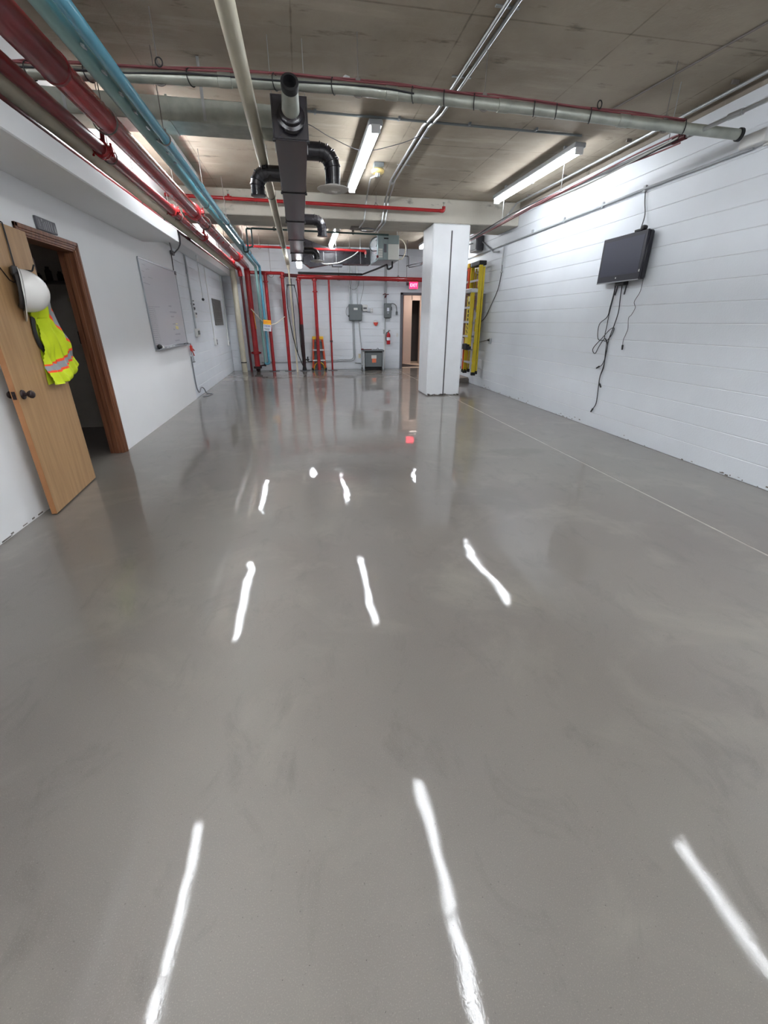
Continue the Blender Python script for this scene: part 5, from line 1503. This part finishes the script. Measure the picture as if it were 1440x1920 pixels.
# sprinkler lines
t = thing('sprinkler_pipe', (0.3, 8.75, 3.25), 'thin bright red sprinkler pipe along the front of the beam', 'pipe')
obj('pipe_run', MB().cyl((-2.0, 8.76, 3.275), (2.60, 8.74, 3.225), 0.026, 14), M['red'], t)
obj('elbow', MB().tube(fillet([(2.56, 8.74, 3.226), (2.63, 8.74, 3.226), (2.63, 8.74, 3.29)], 0.03), 0.031, 12), M['red'], t)
obj('sprinkler_head', MB().lathe((2.63, 8.74, 3.285), (0, 0, 1), [(0.016, 0), (0.012, 0.02), (0.008, 0.05), (0.024, 0.06), (0.024, 0.066)], 12), M['galv'], t)
obj('tee', MB().cyl((-1.07, 8.752, 3.265), (-0.97, 8.752, 3.264), 0.034, 14).cyl((-1.02, 8.752, 3.264), (-1.02, 8.752, 3.32), 0.018, 10), M['red'], t)
obj('sprinkler_head', MB().lathe((-1.02, 8.752, 3.32), (0, 0, 1), [(0.014, 0), (0.010, 0.02), (0.008, 0.04), (0.02, 0.05), (0.02, 0.055)], 12), M['galv'], t)
for x in (-0.6, 1.42):
    hanger((x, 8.75, 3.25), 0.028, t)
t = thing('sprinkler_pipe', (0.4, 13.0, 3.15), 'thin bright red sprinkler pipe beyond the beam beside the air handler', 'pipe')
obj('pipe_run', MB().cyl((-1.30, 13.0, 3.17), (1.78, 13.0, 3.14), 0.028, 14), M['red'], t)
obj('elbow', MB().tube(fillet([(1.74, 13.0, 3.14), (1.82, 13.0, 3.14), (1.82, 13.0, 3.06)], 0.03), 0.034, 12), M['red'], t)
obj('sprinkler_head', MB().lathe((1.82, 13.0, 3.06), (0, 0, -1), [(0.016, 0), (0.012, 0.02), (0.008, 0.05), (0.024, 0.06), (0.024, 0.066)], 12), M['galv'], t)
for x in (-0.9, 1.4):
    hanger((x, 13.0, 3.155), 0.03, t)
o = obj('white_hose', MB().tube(curve([(0.50, 11.0, 2.66), (0.62, 11.5, 2.66), (0.85, 12.2, 2.74), (1.1, 12.6, 2.82), (1.45, 12.9, 3.0), (1.62, 12.98, 3.12)]), 0.012, 8), M['whitecable'])
tag(o, 'white hose drooping from the red sprinkler pipe to the far diffuser', 'hose')

# air handler and plenum
t = thing('air_handler', (2.25, 12.6, 2.83), 'boxy steel air handler hung beyond the beam', 'air handler')
ax0, ax1, ay0, ay1, az0, az1 = 1.98, 2.52, 12.0, 13.2, 2.83, 3.36
obj('cabinet', MB().box(ax0, ax1, ay0 + 0.012, ay1, az0, az1, 0.006), M['sheet'], t)
obj('front_panel', MB().box(ax0 + 0.14, ax0 + 0.26, ay0, ay0 + 0.012, az0 + 0.01, az1 - 0.01, 0.003), M['sheet'], t)
obj('front_panel', MB().box(ax0 + 0.265, ax1 - 0.005, ay0, ay0 + 0.012, az0 + 0.01, az0 + 0.34, 0.003), M['label'], t)
obj('front_panel', MB().box(ax0 + 0.265, ax1 - 0.005, ay0, ay0 + 0.012, az0 + 0.345, az1 - 0.01, 0.003), M['sheet'], t)
obj('front_panel', MB().box(ax0 + 0.004, ax0 + 0.135, ay0, ay0 + 0.012, az0 + 0.01, az1 - 0.01, 0.003), M['sheet'], t)
obj('name_plate', MB().box(ax0 + 0.16, ax0 + 0.27, ay0 - 0.004, ay0, az1 - 0.09, az1 - 0.06), M['blackm'], t)
obj('vent_grille', MB().box(ax0 + 0.155, ax0 + 0.225, ay0 - 0.004, ay0, az0 + 0.16, az0 + 0.34, 0.002), M['greydark'], t)
for k in range(4):
    obj('spec_label', MB().box(ax0 + 0.02, ax0 + 0.125, ay0 - 0.003, ay0, az0 + 0.05 + k * 0.05, az0 + 0.09 + k * 0.05), M['label'], t)
obj('foil_side', MB().box(ax0 - 0.008, ax0, ay0 + 0.06, ay1 - 0.1, az0 + 0.03, az1 - 0.03), M['foil'], t, 'shiny foil side')
obj('foil_side', MB().box(ax1, ax1 + 0.008, ay0 + 0.06, ay1 - 0.1, az0 + 0.03, az1 - 0.03), M['foil'], t, 'shiny foil side')
for z in (az0 + 0.03, az0 + 0.15, az0 + 0.30, az0 + 0.42):
    obj('strap_band', MB().box(ax0 - 0.014, ax0 + 0.0, ay0 + 0.08, ay0 + 0.2, z, z + 0.014), M['blackm'], t)
    obj('strap_band', MB().box(ax1, ax1 + 0.014, ay0 + 0.08, ay0 + 0.2, z, z + 0.014), M['blackm'], t)
obj('cable_loop', MB().tube(curve([(ax0 + 0.02, 12.05, 3.33), (ax0 - 0.12, 12.1, 3.27), (ax0 - 0.18, 12.15, 3.14), (ax0 - 0.12, 12.15, 3.04), (ax0 - 0.02, 12.1, 3.03), (ax0 + 0.05, 12.0, 3.04)]), 0.011, 8), M['cable'], t)
obj('cable_loop', MB().tube(curve([(ax1 - 0.05, 12.02, 3.30), (ax1 + 0.10, 12.1, 3.27), (ax1 + 0.19, 12.15, 3.16), (ax1 + 0.18, 12.15, 3.0), (ax1 + 0.10, 12.1, 2.88), (ax1 + 0.02, 12.1, 2.86)]), 0.012, 8), M['tan'], t)
obj('gauge', MB().lathe((ax0 + 0.0, 12.03, az0 + 0.07), (0, -1, 0), [(0.03, 0), (0.03, 0.03), (0.02, 0.04)], 14), M['darkred'], t)
obj('drain_trap', MB().tube(fillet([(2.40, 12.25, 2.83), (2.40, 12.25, 2.70), (2.32, 12.25, 2.66), (2.28, 12.25, 2.66), (2.27, 12.28, 2.76), (2.10, 12.9, 2.72), (1.9, 14.33, 2.712)], 0.04), 0.022, 10), M['rubber'], t)
for x in (ax0 + 0.03, ax1 - 0.03):
    for y in (ay0 + 0.1, ay1 - 0.1):
        obj('hanger', MB().cyl((x, y, az1), (x, y, ZC), 0.006, 6), M['emt'], t)
o = obj('drain_line', MB().tube([(1.9, 14.33, 2.712), (0.02, 14.33, 2.718)], 0.030, 12), M['rubber'])
tag(o, 'black insulated drain line lying above the red header pipe', 'pipe')
t = thing('black_plenum', (1.0, 13.4, 2.85), 'wide black duct between the air handler and the long duct', 'duct')
obj('duct_section', MB().box(0.9, 1.97, 13.15, 13.55, 2.85, 3.2, 0.004), M['black'], t)
obj('duct_section', MB().prism([(-0.1, 3.05), (-0.1, 3.42), (0.2, 3.42), (0.89, 3.2), (0.89, 2.85), (0.35, 2.75)], lambda x, z: (x, 13.2, z), lambda x, z: (x, 13.55, z)), M['black'], t)
obj('flange_rib', MB().box(0.885, 0.905, 13.14, 13.56, 2.84, 3.21), M['black'], t)
obj('takeoff', MB().box(0.95, 1.22, 13.18, 13.45, 2.79, 2.85, 0.004), M['greydark'], t)
obj('damper_handle', MB().cyl((0.72, 13.19, 2.92), (0.72, 13.19, 3.12), 0.008, 6), M['emt'], t)
for x in (1.05, 1.7):
    obj('hanger', MB().cyl((x, 13.13, 2.85), (x, 13.13, ZC), 0.005, 6), M['emt'], t)
t = thing('drop_conduit', (2.9, 13.2, 2.8), 'thin dark conduits between the air handler and the pillar', 'conduit')
obj('conduit_tube', MB().tube(fillet([(2.62, 13.0, 3.06), (3.0, 13.0, 3.05), (3.0, 13.0, 2.78), (3.4, 13.1, 2.86)], 0.04), 0.012, 8), M['cable'], t)
obj('conduit_tube', MB().tube(fillet([(2.95, 13.05, 2.82), (3.1, 13.05, 2.86), (3.5, 13.1, 2.95)], 0.04), 0.012, 8), M['cable'], t)
obj('rod', MB().cyl((3.0, 13.2, 2.4), (3.0, 13.2, ZC), 0.005, 6), M['cable'], t)

# ------------------------------------------------------------------ television and its cables
TA = 0.10                                             # tips forward a little, turned towards the room
t = thing('television', (4.08, 5.63, 1.90), 'flat black TV mounted on the white block wall', 'TV')
tx, ty0, ty1, tz0, tz1 = 4.045, 5.20, 6.01, 1.905, 2.425
obj('back_shell', MB().box(tx + 0.02, tx + 0.10, ty0 + 0.005, ty1 - 0.005, tz0 + 0.006, tz1 - 0.004, 0.018), M['tvside'], t)
obj('bezel', MB().box(tx, tx + 0.022, ty0, ty1, tz0, tz1, 0.006), M['tv'], t)
bz = t.children[-1]
obj('screen', MB().box(tx - 0.0015, tx + 0.001, ty0 + 0.045, ty1 - 0.045, tz0 + 0.085, tz1 - 0.045), M['tvscreen'], t)
obj('screen_edge', MB().box(tx - 0.003, tx, ty0 + 0.04, ty1 - 0.04, tz0 + 0.078, tz0 + 0.084), M['tvscreen'], t)
obj('silver_strip', MB().box(tx - 0.002, tx + 0.01, ty0 + 0.005, ty1 - 0.002, tz0 - 0.004, tz0 + 0.010, 0.003), M['silver'], t)
obj('badge', MB().lathe((tx, 5.63, tz0 + 0.048), (-1, 0, 0), [(0.010, 0), (0.010, 0.002), (0.006, 0.003)], 12), M['label'], t)
obj('sticker', MB().box(tx - 0.003, tx - 0.001, ty0 + 0.012, ty0 + 0.032, tz0 + 0.085, tz0 + 0.11), M['label'], t)
obj('wall_mount', MB().box(tx + 0.09, XR, 5.45, 5.75, 1.98, 2.32, 0.006).box(tx + 0.03, XR - 0.02, 5.50, 5.66, 1.865, 1.92, 0.006), M['blackm'], t)
t = thing('web_camera', (tx + 0.03, 5.35, tz1), 'small black camera clipped on top of the TV', 'camera')
obj('mount_base', MB().box(tx + 0.005, tx + 0.06, 5.34, 5.46, tz1, tz1 + 0.025, 0.006), M['blackm'], t)
obj('camera_head', MB().lathe((tx + 0.035, 5.32, tz1 + 0.03), (-1, 0, 0), [(0.02, -0.02), (0.026, 0), (0.026, 0.03), (0.018, 0.036)], 16), M['blackm'], t)
obj('cable', MB().tube(curve([(tx + 0.04, 5.40, tz1 + 0.02), (XR - 0.03, 5.45, 2.6), (XR - 0.015, 5.52, 2.75), (XR - 0.02, 5.55, 2.88)]), 0.006, 6), M['cable'], t)
CX = XR - 0.02


def cab(name, pts, label, r=0.005, plug=True):
    t = thing(name, (CX,) + pts[-1], label, 'cable')
    obj('cord', MB().tube(curve([(CX, y, z) for y, z in pts], 8), r, 8), M['cable'], t)
    if plug:
        (ya, za), (yb, zb) = pts[-2], pts[-1]
        d = Vector((0, yb - ya, zb - za)).normalized()
        a = Vector((CX, yb, zb))
        obj('plug', MB().cyl(a - d * 0.01, a + d * 0.05, 0.012, 8, 0.010), M['blackm'], t)
    return t


cab('power_cable', [(5.62, 1.92), (5.60, 1.72), (5.58, 1.55), (5.62, 1.36), (5.66, 1.22), (5.66, 1.05), (5.66, 0.86), (5.69, 0.70), (5.66, 0.45), (5.66, 0.34), (5.71, 0.26)], 'longest black cable hanging below the TV almost to the floor', 0.006)
cab('signal_cable', [(5.76, 1.92), (5.75, 1.80), (5.77, 1.62), (5.79, 1.50), (5.93, 1.40), (5.90, 1.22), (5.78, 1.20), (5.70, 1.20), (5.62, 1.28), (5.60, 1.36), (5.68, 1.34), (5.82, 1.22), (5.94, 1.12), (5.97, 1.06), (5.90, 1.02), (5.84, 1.12), (5.76, 1.22), (5.70, 1.2), (5.66, 1.12), (5.66, 0.98), (5.70, 0.88), (5.76, 0.85)], 'tangled black cable knotted in loops below the TV', 0.005)
cab('signal_cable', [(5.74, 1.92), (5.74, 1.75), (5.76, 1.55), (5.76, 1.38), (5.76, 1.24), (5.70, 1.18), (5.67, 1.0), (5.65, 0.85), (5.69, 0.72), (5.68, 0.64), (5.66, 0.62)], 'black cable running from the TV through the knot', 0.005)
cab('short_cable', [(5.70, 1.92), (5.70, 1.85), (5.72, 1.76)], 'short black cable stub under the TV beside the tangle', 0.009, False)
cab('short_cable', [(5.53, 1.92), (5.53, 1.85), (5.54, 1.76)], 'short black cable stub under the TV beside the bracket', 0.009, False)
cab('thin_cable', [(5.25, 1.92), (5.255, 1.78), (5.32, 1.67), (5.28, 1.60), (5.32, 1.52), (5.36, 1.48), (5.33, 1.36), (5.35, 1.28), (5.37, 1.22), (5.36, 1.15)], 'thin wavy black cable hanging from the TV corner', 0.003)
